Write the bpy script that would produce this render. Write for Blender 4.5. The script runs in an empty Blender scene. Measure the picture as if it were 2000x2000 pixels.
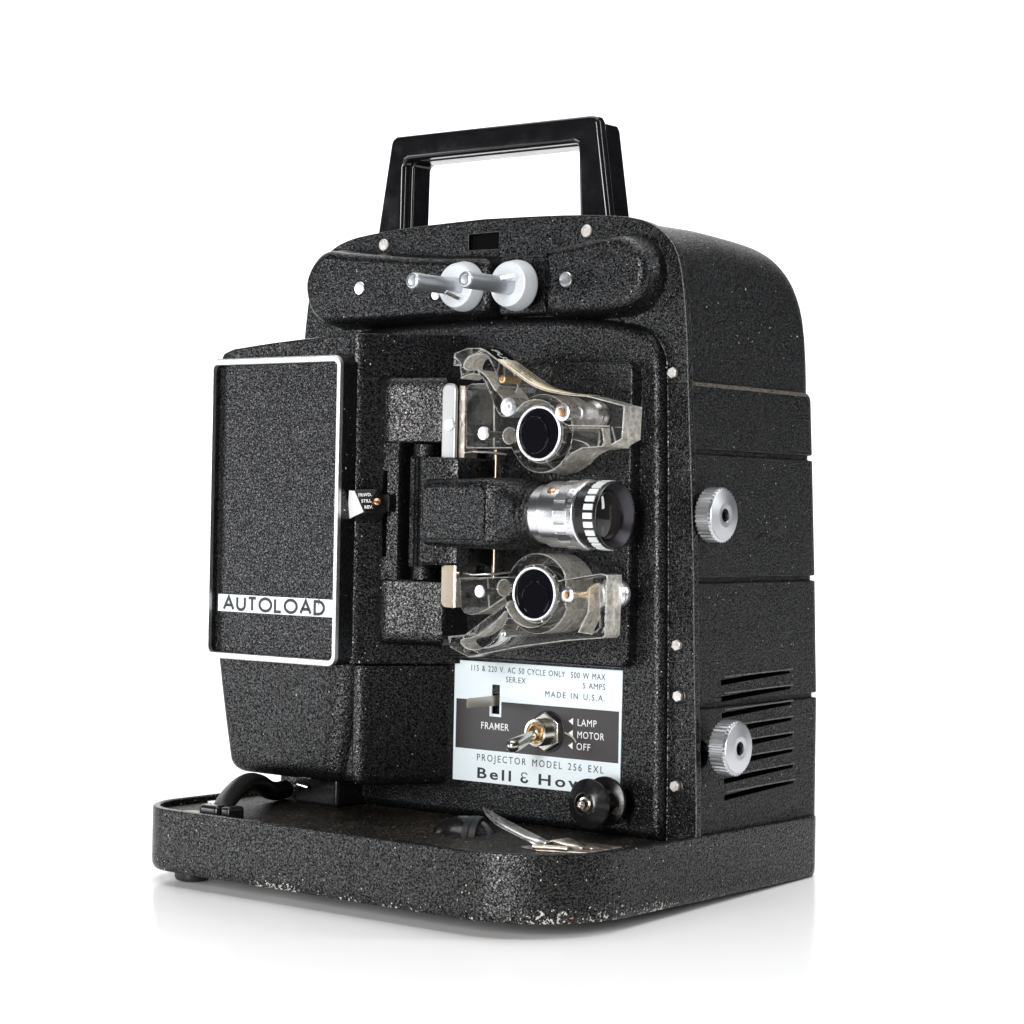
import bpy, bmesh, math, random
from mathutils import Vector, Matrix
random.seed(7)

# ------------------------------------------------------------------ camera, world, lights, exposure
S = 0.01                                    # the numbers below are centimetres
scene = bpy.context.scene
C = scene.collection

cam_data = bpy.data.cameras.new('camera')
cam = bpy.data.objects.new('camera', cam_data)
C.objects.link(cam)
cam_data.sensor_width = 36.0
cam_data.lens = 80.17
cam_data.clip_start = 0.01
cam_data.clip_end = 100
cam.location = (60.607 * S, -78.998 * S, 19.199 * S)
cam.rotation_euler = (math.radians(90 - 1.4298), 0, math.radians(38.0346))
scene.camera = cam

world = bpy.data.worlds.new('World')
scene.world = world
world.use_nodes = True
bg = world.node_tree.nodes['Background']
bg.inputs[0].default_value = (0.90, 0.95, 1.0, 1)
bg.inputs[1].default_value = 0.03


def area(name, loc, target, size, power, color=(1, 1, 1), size_y=None):
    d = bpy.data.lights.new(name, 'AREA')
    d.energy = power
    d.color = color
    d.shape = 'RECTANGLE'
    d.size = size
    d.size_y = size_y or size
    o = bpy.data.objects.new(name, d)
    C.objects.link(o)
    o.location = loc
    o.rotation_euler = (Vector(target) - Vector(loc)).to_track_quat('-Z', 'Y').to_euler()
    return o


area('key_softbox', (0.30, -1.66, 0.50), (-0.02, 0, 0.17), 0.34, 30, (1, 0.985, 0.97), 1.0)
area('left_softbox', (-1.35, -1.15, 0.24), (-0.05, 0, 0.12), 0.5, 6, (0.96, 0.98, 1.0), 0.40)
area('side_softbox', (1.45, 0.95, 0.80), (0.02, 0.05, 0.15), 0.25, 10, (0.95, 0.98, 1.0), 0.9)
area('overhead_softbox', (-0.05, 0.25, 1.6), (-0.05, 0.0, 0.0), 2.0, 34)
area('backdrop_lamp', (-1.3, 1.1, 1.9), (-1.5, 3.0, 0.5), 2.4, 52)
area('backdrop_lamp', (-2.6, 0.2, 1.6), (-1.9, 2.6, 0.3), 1.4, 14)

scene.view_settings.view_transform = 'Standard'
scene.view_settings.look = 'None'
scene.view_settings.exposure = 0.0
scene.view_settings.gamma = 1.0
scene.cycles.use_denoising = True
scene.cycles.max_bounces = 14
scene.cycles.transmission_bounces = 12
scene.cycles.transparent_max_bounces = 12
scene.cycles.sample_clamp_indirect = 6.0


# ------------------------------------------------------------------ materials
def mat(name, color, rough=0.5, metal=0.0, spec=0.5, coat=0.0, trans=0.0, ior=1.5):
    m = bpy.data.materials.new(name)
    m.use_nodes = True
    b = m.node_tree.nodes['Principled BSDF']
    b.inputs['Base Color'].default_value = (*color, 1)
    b.inputs['Roughness'].default_value = rough
    b.inputs['Metallic'].default_value = metal
    b.inputs['Specular IOR Level'].default_value = spec
    b.inputs['Coat Weight'].default_value = coat
    b.inputs['Transmission Weight'].default_value = trans
    b.inputs['IOR'].default_value = ior
    return m


def nd(m, kind, **kw):
    n = m.node_tree.nodes.new(kind)
    for k, v in kw.items():
        setattr(n, k, v)
    return n


def link(m, a, b):
    m.node_tree.links.new(a, b)


def noise(m, scale, detail=2.0, rough=0.5, vec=None, dist=0.0):
    n = nd(m, 'ShaderNodeTexNoise')
    n.inputs['Scale'].default_value = scale
    n.inputs['Detail'].default_value = detail
    n.inputs['Roughness'].default_value = rough
    n.inputs['Distortion'].default_value = dist
    if vec is None:
        tc = nd(m, 'ShaderNodeTexCoord')
        vec = tc.outputs['Object']
    link(m, vec, n.inputs['Vector'])
    return n


def ramp(m, src, stops):
    r = nd(m, 'ShaderNodeValToRGB')
    el = r.color_ramp.elements
    while len(el) < len(stops):
        el.new(0.5)
    for e, (p, c) in zip(el, stops):
        e.position = p
        e.color = (*c, 1) if len(c) == 3 else c
    link(m, src, r.inputs[0])
    return r


def mix(m, fac, a, b):
    x = nd(m, 'ShaderNodeMix', data_type='RGBA')
    if isinstance(fac, float):
        x.inputs[0].default_value = fac
    else:
        link(m, fac, x.inputs[0])
    for s, v in ((6, a), (7, b)):
        if isinstance(v, tuple):
            x.inputs[s].default_value = (*v, 1)
        else:
            link(m, v, x.inputs[s])
    return x.outputs[2]


def crinkle(name, color=(0.0042, 0.0044, 0.0050), scale=1250, strength=1.0, dist=0.00026, rough=0.26, gloss=0.74,
            specks=0.0, dust=0.0, chips=0.0):
    """black wrinkle paint: fine relief with the shade of its pits painted in, optionally with dust, white specks and worn chips"""
    m = mat(name, color, rough, 0, 0.5)
    b = m.node_tree.nodes['Principled BSDF']
    n1 = noise(m, scale, 0.6, 0.5, None, 0.9)
    n2 = noise(m, scale * 0.5, 0.0, 0.5)
    add = nd(m, 'ShaderNodeMath', operation='MULTIPLY_ADD')
    link(m, n2.outputs[0], add.inputs[0])
    add.inputs[1].default_value = 0.35
    link(m, n1.outputs[0], add.inputs[2])
    bp = nd(m, 'ShaderNodeBump')
    bp.inputs['Strength'].default_value = strength
    bp.inputs['Distance'].default_value = dist
    link(m, add.outputs[0], bp.inputs['Height'])
    link(m, bp.outputs[0], b.inputs['Normal'])
    col = (*color,)
    out = None
    sp_ = ramp(m, n1.outputs[0], [(0.40, (0.08, 0.08, 0.08)), (0.62, (gloss, gloss, gloss))])  # pits of the grain reflect less, imitating their self-shading
    link(m, sp_.outputs[0], b.inputs['Specular IOR Level'])
    r = ramp(m, n1.outputs[0], [(0.35, tuple(c * 0.6 for c in color)), (0.7, tuple(c * 1.7 for c in color))])  # pits painted darker and peaks lighter, as if shaded by the relief
    out = r.outputs[0]
    if dust:
        d1 = noise(m, 45, 4, 0.6)
        d2 = noise(m, 900, 1, 0.6)
        mul = nd(m, 'ShaderNodeMath', operation='MULTIPLY')
        ra = ramp(m, d1.outputs[0], [(0.36, (0.15, 0.15, 0.15)), (0.68, (1, 1, 1))])
        rb = ramp(m, d2.outputs[0], [(0.48, (0, 0, 0)), (0.66, (1, 1, 1))])
        link(m, ra.outputs[0], mul.inputs[0])
        link(m, rb.outputs[0], mul.inputs[1])
        mu2 = nd(m, 'ShaderNodeMath', operation='MULTIPLY')
        link(m, mul.outputs[0], mu2.inputs[0])
        mu2.inputs[1].default_value = dust
        out = mix(m, mu2.outputs[0], out, (0.16, 0.125, 0.085))
    if specks:
        s1 = noise(m, 900, 0.0, 0.5)
        rs = ramp(m, s1.outputs[0], [(0.86 - specks * 0.05, (0, 0, 0)), (0.88 - specks * 0.05, (1, 1, 1))])
        out = mix(m, rs.outputs[0], out, (0.55, 0.53, 0.50))
    if chips:
        tc = nd(m, 'ShaderNodeTexCoord')
        sp = nd(m, 'ShaderNodeSeparateXYZ')
        link(m, tc.outputs['Object'], sp.inputs[0])
        mr = nd(m, 'ShaderNodeMapRange')
        link(m, sp.outputs[2], mr.inputs[0])
        mr.inputs[1].default_value = 0.012
        mr.inputs[2].default_value = -0.002
        mr.inputs[3].default_value = 0.0
        mr.inputs[4].default_value = 1.0
        c1 = noise(m, 620, 3, 0.75)
        c2 = noise(m, 35, 2, 0.5)
        ad = nd(m, 'ShaderNodeMath', operation='MULTIPLY_ADD')
        link(m, mr.outputs[0], ad.inputs[0])
        ad.inputs[1].default_value = 0.24
        link(m, c1.outputs[0], ad.inputs[2])
        ad2 = nd(m, 'ShaderNodeMath', operation='MULTIPLY_ADD')
        link(m, c2.outputs[0], ad2.inputs[0])
        ad2.inputs[1].default_value = 0.55
        link(m, ad.outputs[0], ad2.inputs[2])
        sc_ = nd(m, 'ShaderNodeMath', operation='MULTIPLY')
        link(m, ad2.outputs[0], sc_.inputs[0])
        sc_.inputs[1].default_value = 0.5
        rc = ramp(m, sc_.outputs[0], [(0.555, (0, 0, 0)), (0.565, (1, 1, 1))])
        chipcol = ramp(m, noise(m, 90, 1).outputs[0], [(0.56, (0.60, 0.58, 0.55)), (0.70, (0.42, 0.22, 0.12))])
        out = mix(m, rc.outputs[0], out, chipcol.outputs[0])
    link(m, out, b.inputs['Base Color'])
    return m


M = {}
M['crinkle'] = crinkle('black_wrinkle_paint', specks=0.1)
M['shell'] = crinkle('black_shell_paint', color=(0.0055, 0.0055, 0.006), scale=1250, dist=0.0005, rough=0.32, gloss=0.40, specks=0.35)
M['base'] = crinkle('worn_base_paint', scale=1250, specks=0.7, chips=1.0, dust=0.10)
M['deck'] = crinkle('dusty_deck_paint', scale=900, dist=0.0006, rough=0.45, gloss=0.25, specks=1.0, dust=0.7)
M['worn'] = crinkle('rubbed_paint_edge', color=(0.10, 0.10, 0.10), scale=1500, dist=0.0003, rough=0.4, gloss=0.6)
M['dusty'] = crinkle('dusty_ledge', color=(0.09, 0.08, 0.07), scale=900, dist=0.0003, rough=0.6, gloss=0.3, dust=0.8)
M['handle'] = mat('glossy_black_bakelite', (0.006, 0.006, 0.007), 0.12, 0, 0.5)
M['plastic'] = mat('black_plastic', (0.008, 0.008, 0.009), 0.22)
M['rubber'] = mat('black_rubber', (0.014, 0.014, 0.016), 0.45)
M['void'] = mat('hole_shade_and_label_black', (0.002, 0.002, 0.002), 0.9, 0, 0.1)  # near-black for shade painted into holes and slots, and for the black label
M['alu'] = mat('brushed_aluminium', (0.80, 0.81, 0.83), 0.26, 1)
M['rimmetal'] = mat('satin_aluminium_trim', (0.86, 0.86, 0.86), 0.42, 1)
M['steel'] = mat('steel', (0.62, 0.61, 0.60), 0.28, 1)
M['nickel'] = mat('worn_nickel', (0.72, 0.68, 0.62), 0.22, 1)
M['zinc'] = mat('grey_zinc_casting', (0.60, 0.63, 0.66), 0.45, 0.15)
M['spindle'] = mat('grey_spindle_steel', (0.50, 0.53, 0.56), 0.34, 0.85)
M['copper'] = mat('copper_screw', (0.78, 0.42, 0.24), 0.28, 1)
M['brass'] = mat('brass_pin', (0.80, 0.58, 0.30), 0.3, 1)
M['rivet'] = mat('worn_rivet', (0.62, 0.55, 0.48), 0.42, 0.55)
def clear(name, tint, gloss_rough, body, cream):
    """clear plastic: light passes straight through, faces mirror by Fresnel, cut edges are cloudy, cream on the rims paints their bright highlights"""
    m = bpy.data.materials.new(name)
    m.use_nodes = True
    nt = m.node_tree
    nt.nodes.remove(nt.nodes['Principled BSDF'])
    out = nt.nodes['Material Output']
    tr = nd(m, 'ShaderNodeBsdfTransparent')
    tr.inputs[0].default_value = (*tint, 1)
    di = nd(m, 'ShaderNodeBsdfDiffuse')
    di.inputs[0].default_value = (*cream, 1)
    tl = nd(m, 'ShaderNodeBsdfTranslucent')
    tl.inputs[0].default_value = (*cream, 1)
    cl = nd(m, 'ShaderNodeMixShader')
    cl.inputs[0].default_value = 0.6
    link(m, di.outputs[0], cl.inputs[1])
    link(m, tl.outputs[0], cl.inputs[2])
    mx = nd(m, 'ShaderNodeMixShader')
    n = noise(m, 420, 4, 0.7)
    mr = nd(m, 'ShaderNodeMapRange')
    link(m, n.outputs[0], mr.inputs[0])
    mr.inputs[1].default_value = 0.35
    mr.inputs[2].default_value = 0.72
    mr.inputs[3].default_value = body * 0.6
    mr.inputs[4].default_value = body * 1.6
    link(m, mr.outputs[0], mx.inputs[0])
    link(m, tr.outputs[0], mx.inputs[1])
    link(m, cl.outputs[0], mx.inputs[2])
    gl = nd(m, 'ShaderNodeBsdfGlossy')
    gl.inputs['Roughness'].default_value = gloss_rough
    fr = nd(m, 'ShaderNodeFresnel')
    fr.inputs[0].default_value = 1.5
    m2 = nd(m, 'ShaderNodeMixShader')
    link(m, fr.outputs[0], m2.inputs[0])
    link(m, mx.outputs[0], m2.inputs[1])
    link(m, gl.outputs[0], m2.inputs[2])
    link(m, m2.outputs[0], out.inputs[0])
    return m


M['acrylic'] = clear('clear_acrylic', (0.99, 0.988, 0.98), 0.03, 0.014, (0.98, 0.97, 0.94))
M['acrylic_edge'] = clear('clear_acrylic_cut_edge', (0.97, 0.96, 0.93), 0.08, 0.60, (1.0, 0.965, 0.89))
M['acrylic_rim_highlight'] = clear('clear_acrylic_rim_highlight', (0.97, 0.96, 0.93), 0.10, 0.85, (0.99, 0.97, 0.92))  # cream bevels: bright edge highlights put into the colour
M['lens_metal'] = mat('turned_aluminium', (0.83, 0.84, 0.86), 0.24, 1)
M['stripe'] = mat('bright_enamel_stripe', (0.80, 0.83, 0.85), 0.3, 0.3)
M['cone'] = mat('anodised_black_cone', (0.05, 0.046, 0.058), 0.32, 0.6)
M['knobmetal'] = mat('dull_cast_aluminium', (0.58, 0.59, 0.61), 0.36, 1.0)
M['lever'] = mat('tarnished_brass_strip', (0.62, 0.57, 0.50), 0.38, 0.8)
M['satin'] = mat('satin_grey_steel', (0.46, 0.46, 0.46), 0.40, 0.85)
M['tarnish'] = mat('tarnished_plate', (0.26, 0.22, 0.17), 0.22, 1)
M['white'] = mat('white_paint', (0.82, 0.83, 0.84), 0.4)
M['tag'] = mat('pale_label_enamel', (0.72, 0.80, 0.84), 0.35)
M['ink'] = mat('black_ink', (0.010, 0.010, 0.011), 0.45)
M['greyband'] = mat('charcoal_print', (0.035, 0.032, 0.034), 0.35)
M['paper'] = mat('cream_label', (0.70, 0.62, 0.44), 0.55)
M['sprocket'] = mat('polished_black_disc', (0.004, 0.004, 0.006), 0.04, 0, 0.6)
M['glass'] = mat('coated_lens_glass', (0.02, 0.018, 0.016), 0.03, 0, 0.5)
M['felt'] = mat('pale_felt', (0.55, 0.56, 0.42), 0.9)
M['leaf'] = mat('tarnished_spring_steel', (0.50, 0.45, 0.39), 0.33, 1)


def scuff(m, scale, lo, hi, bump=0.0):
    b = m.node_tree.nodes['Principled BSDF']
    n = noise(m, scale, 4, 0.65)
    mr = nd(m, 'ShaderNodeMapRange')
    link(m, n.outputs[0], mr.inputs[0])
    mr.inputs[1].default_value = 0.3
    mr.inputs[2].default_value = 0.7
    mr.inputs[3].default_value = lo
    mr.inputs[4].default_value = hi
    link(m, mr.outputs[0], b.inputs['Roughness'])


scuff(M['handle'], 90, 0.07, 0.22)
_m = M['sprocket']
link(_m, ramp(_m, noise(_m, 1600, 2.0, 0.6).outputs[0], [(0.70, (0.004, 0.004, 0.006)), (0.80, (0.06, 0.06, 0.06))]).outputs[0], _m.node_tree.nodes['Principled BSDF'].inputs['Base Color'])
scuff(M['alu'], 600, 0.24, 0.34)
scuff(M['plastic'], 150, 0.14, 0.34)
scuff(M['steel'], 600, 0.24, 0.36)
scuff(M['leaf'], 180, 0.22, 0.5)


def mottled(m, scale, a, b):
    n = noise(m, scale, 3, 0.6)
    r = ramp(m, n.outputs[0], [(0.35, a), (0.65, b)])
    link(m, r.outputs[0], m.node_tree.nodes['Principled BSDF'].inputs['Base Color'])


mottled(M['rivet'], 500, (0.48, 0.44, 0.41), (0.76, 0.74, 0.72))
mottled(M['leaf'], 260, (0.36, 0.30, 0.25), (0.66, 0.62, 0.57))
mottled(M['rimmetal'], 400, (0.52, 0.52, 0.52), (0.66, 0.66, 0.655))

# floor: white, slightly glossy table
fm = mat('white_glossy_table', (0.90, 0.90, 0.905), 0.16, 0, 0.5, 0, 0, 1.16)
M['floor'] = fm


# ------------------------------------------------------------------ mesh helpers (all in cm)
def finish(name, bm, m, parent=None, smooth=True, angle=35, wn=True):
    bmesh.ops.remove_doubles(bm, verts=bm.verts, dist=1e-5)
    bmesh.ops.recalc_face_normals(bm, faces=bm.faces)
    me = bpy.data.meshes.new(name)
    for v in bm.verts:
        v.co *= S
    bm.to_mesh(me)
    bm.free()
    return link_mesh(name, me, m, parent, smooth, angle, wn)


def link_mesh(name, me, m, parent=None, smooth=True, angle=35, wn=True):
    o = bpy.data.objects.new(name, me)
    C.objects.link(o)
    ms = m if isinstance(m, (list, tuple)) else [m]
    for x in ms:
        me.materials.append(M[x])
    if smooth:
        me.polygons.foreach_set('use_smooth', [True] * len(me.polygons))
        me.set_sharp_from_angle(angle=math.radians(angle))
        if wn:
            w = o.modifiers.new('wn', 'WEIGHTED_NORMAL')
            w.keep_sharp = True
    if parent:
        o.parent = parent
    return o


def to3(u, v, w, axis):
    """(u, v) in the section plane, w along the axis"""
    if axis == 'Y':
        return Vector((u, w, v))
    if axis == 'X':
        return Vector((w, u, v))
    return Vector((u, v, w))


def rrect(x0, x1, y0, y1, r, n=6):
    """rounded rectangle outline; r a number or (bl, br, tr, tl)"""
    rs = r if isinstance(r, (tuple, list)) else (r,) * 4
    cs = [(x0, y0, 1, 1, 180), (x1, y0, -1, 1, 270), (x1, y1, -1, -1, 0), (x0, y1, 1, -1, 90)]
    out = []
    for (x, y, sx, sy, a0), q in zip(cs, rs):
        if q <= 0:
            out.append((x, y))
            continue
        for i in range(n + 1):
            a = math.radians(a0 + 90 * i / n)
            out.append((x + sx * q + q * math.cos(a), y + sy * q + q * math.sin(a)))
    return out


def circle(cx, cy, r, n=32):
    return [(cx + r * math.cos(2 * math.pi * i / n), cy + r * math.sin(2 * math.pi * i / n)) for i in range(n)]


def spline(pts, n=6, closed=False):
    out = []
    N = len(pts)
    rng = range(N if closed else N - 1)
    for i in rng:
        def g(k):
            return pts[k % N] if closed else pts[max(0, min(N - 1, k))]
        p0, p1, p2, p3 = g(i - 1), g(i), g(i + 1), g(i + 2)
        for j in range(n):
            t = j / n
            q = []
            for a, b, c, d in zip(p0, p1, p2, p3):
                q.append(0.5 * (2 * b + (c - a) * t + (2 * a - 5 * b + 4 * c - d) * t * t + (3 * b - a - 3 * c + d) * t ** 3))
            out.append(tuple(q))
    if not closed:
        out.append(tuple(pts[-1]))
    return out


def area2(p):
    return sum(p[i - 1][0] * p[i][1] - p[i][0] * p[i - 1][1] for i in range(len(p))) / 2


def offset(pts, d):
    """inset a closed outline by d (positive = inwards)"""
    if area2(pts) < 0:
        pts = pts[::-1]
    n = len(pts)
    out = []
    for i in range(n):
        a, b, c = Vector(pts[i - 1]), Vector(pts[i]), Vector(pts[(i + 1) % n])
        e1, e2 = (b - a), (c - b)
        if e1.length < 1e-7:
            e1 = e2
        if e2.length < 1e-7:
            e2 = e1
        e1.normalize()
        e2.normalize()
        n1, n2 = Vector((-e1.y, e1.x)), Vector((-e2.y, e2.x))
        nn = n1 + n2
        if nn.length < 1e-6:
            nn = n1
        nn.normalize()
        k = max(0.5, nn.dot(n1))
        out.append(tuple(b + nn * (d / k)))
    return out


def rings(bm, loops, cap0=True, cap1=True, closed=True):
    vs = [[bm.verts.new(p) for p in lp] for lp in loops]
    n = len(vs[0])
    for a, b in zip(vs, vs[1:]):
        for i in range(n if closed else n - 1):
            j = (i + 1) % n
            bm.faces.new((a[i], a[j], b[j], b[i]))
    if cap0:
        bm.faces.new(vs[0])
    if cap1:
        bm.faces.new(vs[-1][::-1])
    return vs


def dome(name, outline, levels, axis, m, parent, cap0=True, cap1=True, angle=35):
    """stack of inset copies of an outline: levels = [(inset, position along axis), ...]"""
    if area2(outline) < 0:
        outline = outline[::-1]
    bm = bmesh.new()
    lp = [[to3(u, v, w, axis) for u, v in offset(outline, d)] for d, w in levels]
    rings(bm, lp, cap0, cap1)
    return finish(name, bm, m, parent, True, angle)


def rounded(w0, w1, r, n=5, start=0.0):
    """levels from w0 to w1 with a rounded edge of radius r at w1"""
    s = 1 if w1 > w0 else -1
    L = [(start, w0)]
    for i in range(n + 1):
        a = math.pi / 2 * i / n
        L.append((start + r * (1 - math.cos(a)), w1 - s * r * (1 - math.sin(a))))
    return L


def slab(outline, w0, w1, r, n=3):
    """levels for a slab with both edges rounded"""
    s = 1 if w1 > w0 else -1
    L = []
    for i in range(n + 1):
        a = math.pi / 2 * (1 - i / n)
        L.append((r * (1 - math.cos(a)), w0 + s * r * (1 - math.sin(a))))
    for i in range(n + 1):
        a = math.pi / 2 * i / n
        L.append((r * (1 - math.cos(a)), w1 - s * r * (1 - math.sin(a))))
    return L


def plate(name, outline, w0, w1, r, axis, m, parent, angle=35):
    return dome(name, outline, slab(outline, w0, w1, r), axis, m, parent, angle=angle)


def curve_mesh(name, outer, holes, thick, bev, res=2):
    """2D outline with holes -> mesh in XY plane, centred on z = 0 (cm)"""
    cu = bpy.data.curves.new(name, 'CURVE')
    cu.dimensions = '2D'
    cu.fill_mode = 'BOTH'
    cu.extrude = max(1e-6, thick / 2 - bev)
    cu.bevel_depth = bev
    cu.bevel_resolution = res
    cu.offset = -bev
    for loop in [outer] + list(holes):
        sp = cu.splines.new('POLY')
        sp.points.add(len(loop) - 1)
        for p, (x, y) in zip(sp.points, loop):
            p.co = (x, y, 0, 1)
        sp.use_cyclic_u = True
    return curve_to_mesh(cu)


def curve_to_mesh(cu):
    o = bpy.data.objects.new('tmp', cu)
    C.objects.link(o)
    bpy.context.view_layer.update()
    dg = bpy.context.evaluated_depsgraph_get()
    me = bpy.data.meshes.new_from_object(o.evaluated_get(dg))
    bpy.data.objects.remove(o)
    bpy.data.curves.remove(cu)
    return me


def holed(name, outer, holes, w0, w1, bev, axis, m, parent, angle=35):
    """slab with holes through it, standing in the plane normal to axis"""
    me = curve_mesh(name, outer, holes, abs(w1 - w0), bev)
    bm = bmesh.new()
    bm.from_mesh(me)
    bpy.data.meshes.remove(me)
    for v in bm.verts:
        x, y, z = v.co
        v.co = to3(x, y, (w0 + w1) / 2 + z, axis)
    if m == 'worn':
        bm.normal_update()
        for f in bm.faces:
            f.material_index = 1 if 0.2 < abs(f.normal.y) < 0.93 else 0
        m = ['crinkle', 'worn']
    if m == 'acrylic':
        bm.normal_update()
        for f in bm.faces:
            k = abs(f.normal.y)
            f.material_index = 0 if k > 0.93 else (2 if k > 0.2 else 1)
        m = ['acrylic', 'acrylic_edge', 'acrylic_rim_highlight']
    return finish(name, bm, m, parent, True, angle)


def lathe(name, prof, centre, axis, m, parent, n=40, cap0=True, cap1=True, angle=35, mats=None):
    """prof = [(radius, position along axis)], centre = the two other coordinates"""
    bm = bmesh.new()
    lp = []
    for r, w in prof:
        lp.append([to3(u, v, w, axis) for u, v in circle(centre[0], centre[1], max(r, 1e-4), n)])
    rings(bm, lp, cap0, cap1)
    return finish(name, bm, m, parent, True, angle)


def tube(name, pts, r, m, parent, n=12, rr=None):
    bm = bmesh.new()
    P = [Vector(p) for p in pts]
    loops = []
    up = None
    for i, p in enumerate(P):
        t = (P[min(i + 1, len(P) - 1)] - P[max(i - 1, 0)]).normalized()
        if up is None:
            up = t.orthogonal().normalized()
        up = (up - t * up.dot(t)).normalized()
        s = t.cross(up)
        q = rr[i] if rr else r
        loops.append([p + (up * math.cos(2 * math.pi * k / n) + s * math.sin(2 * math.pi * k / n)) * q for k in range(n)])
    rings(bm, loops)
    return finish(name, bm, m, parent)


def box(name, x0, x1, y0, y1, z0, z1, bev, m, parent, seg=2):
    bm = bmesh.new()
    bmesh.ops.create_cube(bm, size=1)
    for v in bm.verts:
        v.co = Vector(((x0 + x1) / 2 + v.co.x * (x1 - x0), (y0 + y1) / 2 + v.co.y * (y1 - y0), (z0 + z1) / 2 + v.co.z * (z1 - z0)))
    if bev:
        bmesh.ops.bevel(bm, geom=list(bm.edges), offset=bev, segments=seg, affect='EDGES', profile=0.5)
    return finish(name, bm, m, parent)


def hull(name, pts, bev, m, parent, seg=2):
    bm = bmesh.new()
    for p in pts:
        bm.verts.new(p)
    bmesh.ops.convex_hull(bm, input=bm.verts)
    bmesh.ops.dissolve_limit(bm, angle_limit=0.03, verts=bm.verts, edges=bm.edges)
    if bev:
        bmesh.ops.bevel(bm, geom=list(bm.edges), offset=bev, segments=seg, affect='EDGES', profile=0.5)
    return finish(name, bm, m, parent)


def sheet(name, a, b, c, d, m, parent):
    bm = bmesh.new()
    bm.faces.new([bm.verts.new(p) for p in (a, b, c, d)])
    return finish(name, bm, m, parent, False)


def cut(obj, cutters):
    """boolean difference, then throw the cutters away"""
    for c in cutters:
        md = obj.modifiers.new('cut', 'BOOLEAN')
        md.operation = 'DIFFERENCE'
        md.object = c
        md.solver = 'EXACT'
        obj.modifiers.move(len(obj.modifiers) - 1, 0)
    bpy.context.view_layer.update()
    dg = bpy.context.evaluated_depsgraph_get()
    wn = obj.modifiers.get('wn')
    if wn:
        obj.modifiers.remove(wn)
    bpy.context.view_layer.update()
    dg = bpy.context.evaluated_depsgraph_get()
    me = bpy.data.meshes.new_from_object(obj.evaluated_get(dg))
    old = obj.data
    for md in list(obj.modifiers):
        obj.modifiers.remove(md)
    obj.data = me
    bpy.data.meshes.remove(old)
    me.set_sharp_from_angle(angle=math.radians(35))
    w = obj.modifiers.new('wn', 'WEIGHTED_NORMAL')
    w.keep_sharp = True
    for c in cutters:
        d = c.data
        bpy.data.objects.remove(c)
        bpy.data.meshes.remove(d)


def text(name, s, x, y, z, size, m, parent, align='LEFT', xs=1.0, spacing=1.0, weight=0.0, place=None, depth=0.006, wspace=1.0):
    """lettering on a face that looks towards -Y; (x, z) is the baseline start"""
    cu = bpy.data.curves.new(name, 'FONT')
    cu.body = s
    cu.size = size
    cu.align_x = align
    cu.space_character = spacing
    cu.space_word = wspace
    cu.offset = weight
    cu.extrude = depth
    cu.resolution_u = 3
    me = curve_to_mesh(cu)
    for v in me.vertices:
        p = v.co
        if place is None:
            v.co = Vector((x + p.x * xs, y - p.z, z + p.y)) * S
        else:
            v.co = Vector(place(p.x * xs, p.y, p.z)) * S
    return link_mesh(name, me, m, parent, False)


def strokes(name, lines, w, to, m, parent, depth=0.012):
    """letters drawn as ribbons of width w: lines = list of polylines in a 2D frame, to(u, v, h) -> 3D"""
    bm = bmesh.new()
    for ln in lines:
        closed = (Vector(ln[0]) - Vector(ln[-1])).length < 1e-6
        P = [Vector(p) for p in (ln[:-1] if closed else ln)]
        n = len(P)
        L, R = [], []
        for i in range(n):
            a = P[i - 1] if (i > 0 or closed) else None
            c = P[(i + 1) % n] if (i < n - 1 or closed) else None
            e1 = (P[i] - a).normalized() if a is not None else (c - P[i]).normalized()
            e2 = (c - P[i]).normalized() if c is not None else e1
            nn = Vector((-e1.y, e1.x)) + Vector((-e2.y, e2.x))
            nn.normalize()
            k = max(0.45, nn.dot(Vector((-e1.y, e1.x))))
            L.append(P[i] + nn * (w / 2 / k))
            R.append(P[i] - nn * (w / 2 / k))
        vt = [(bm.verts.new(to(l.x, l.y, depth)), bm.verts.new(to(r.x, r.y, depth))) for l, r in zip(L, R)]
        vb = [(bm.verts.new(to(l.x, l.y, 0)), bm.verts.new(to(r.x, r.y, 0))) for l, r in zip(L, R)]
        for i in range(n if closed else n - 1):
            j = (i + 1) % n
            bm.faces.new((vt[i][0], vt[j][0], vt[j][1], vt[i][1]))
            bm.faces.new((vb[i][0], vt[i][0], vt[i][1], vb[i][1])) if False else None
            bm.faces.new((vb[i][0], vb[j][0], vt[j][0], vt[i][0]))
            bm.faces.new((vt[i][1], vt[j][1], vb[j][1], vb[i][1]))
        if not closed:
            for i in (0, n - 1):
                bm.faces.new((vb[i][0], vt[i][0], vt[i][1], vb[i][1]))
    return finish(name, bm, m, parent, False)


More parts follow.
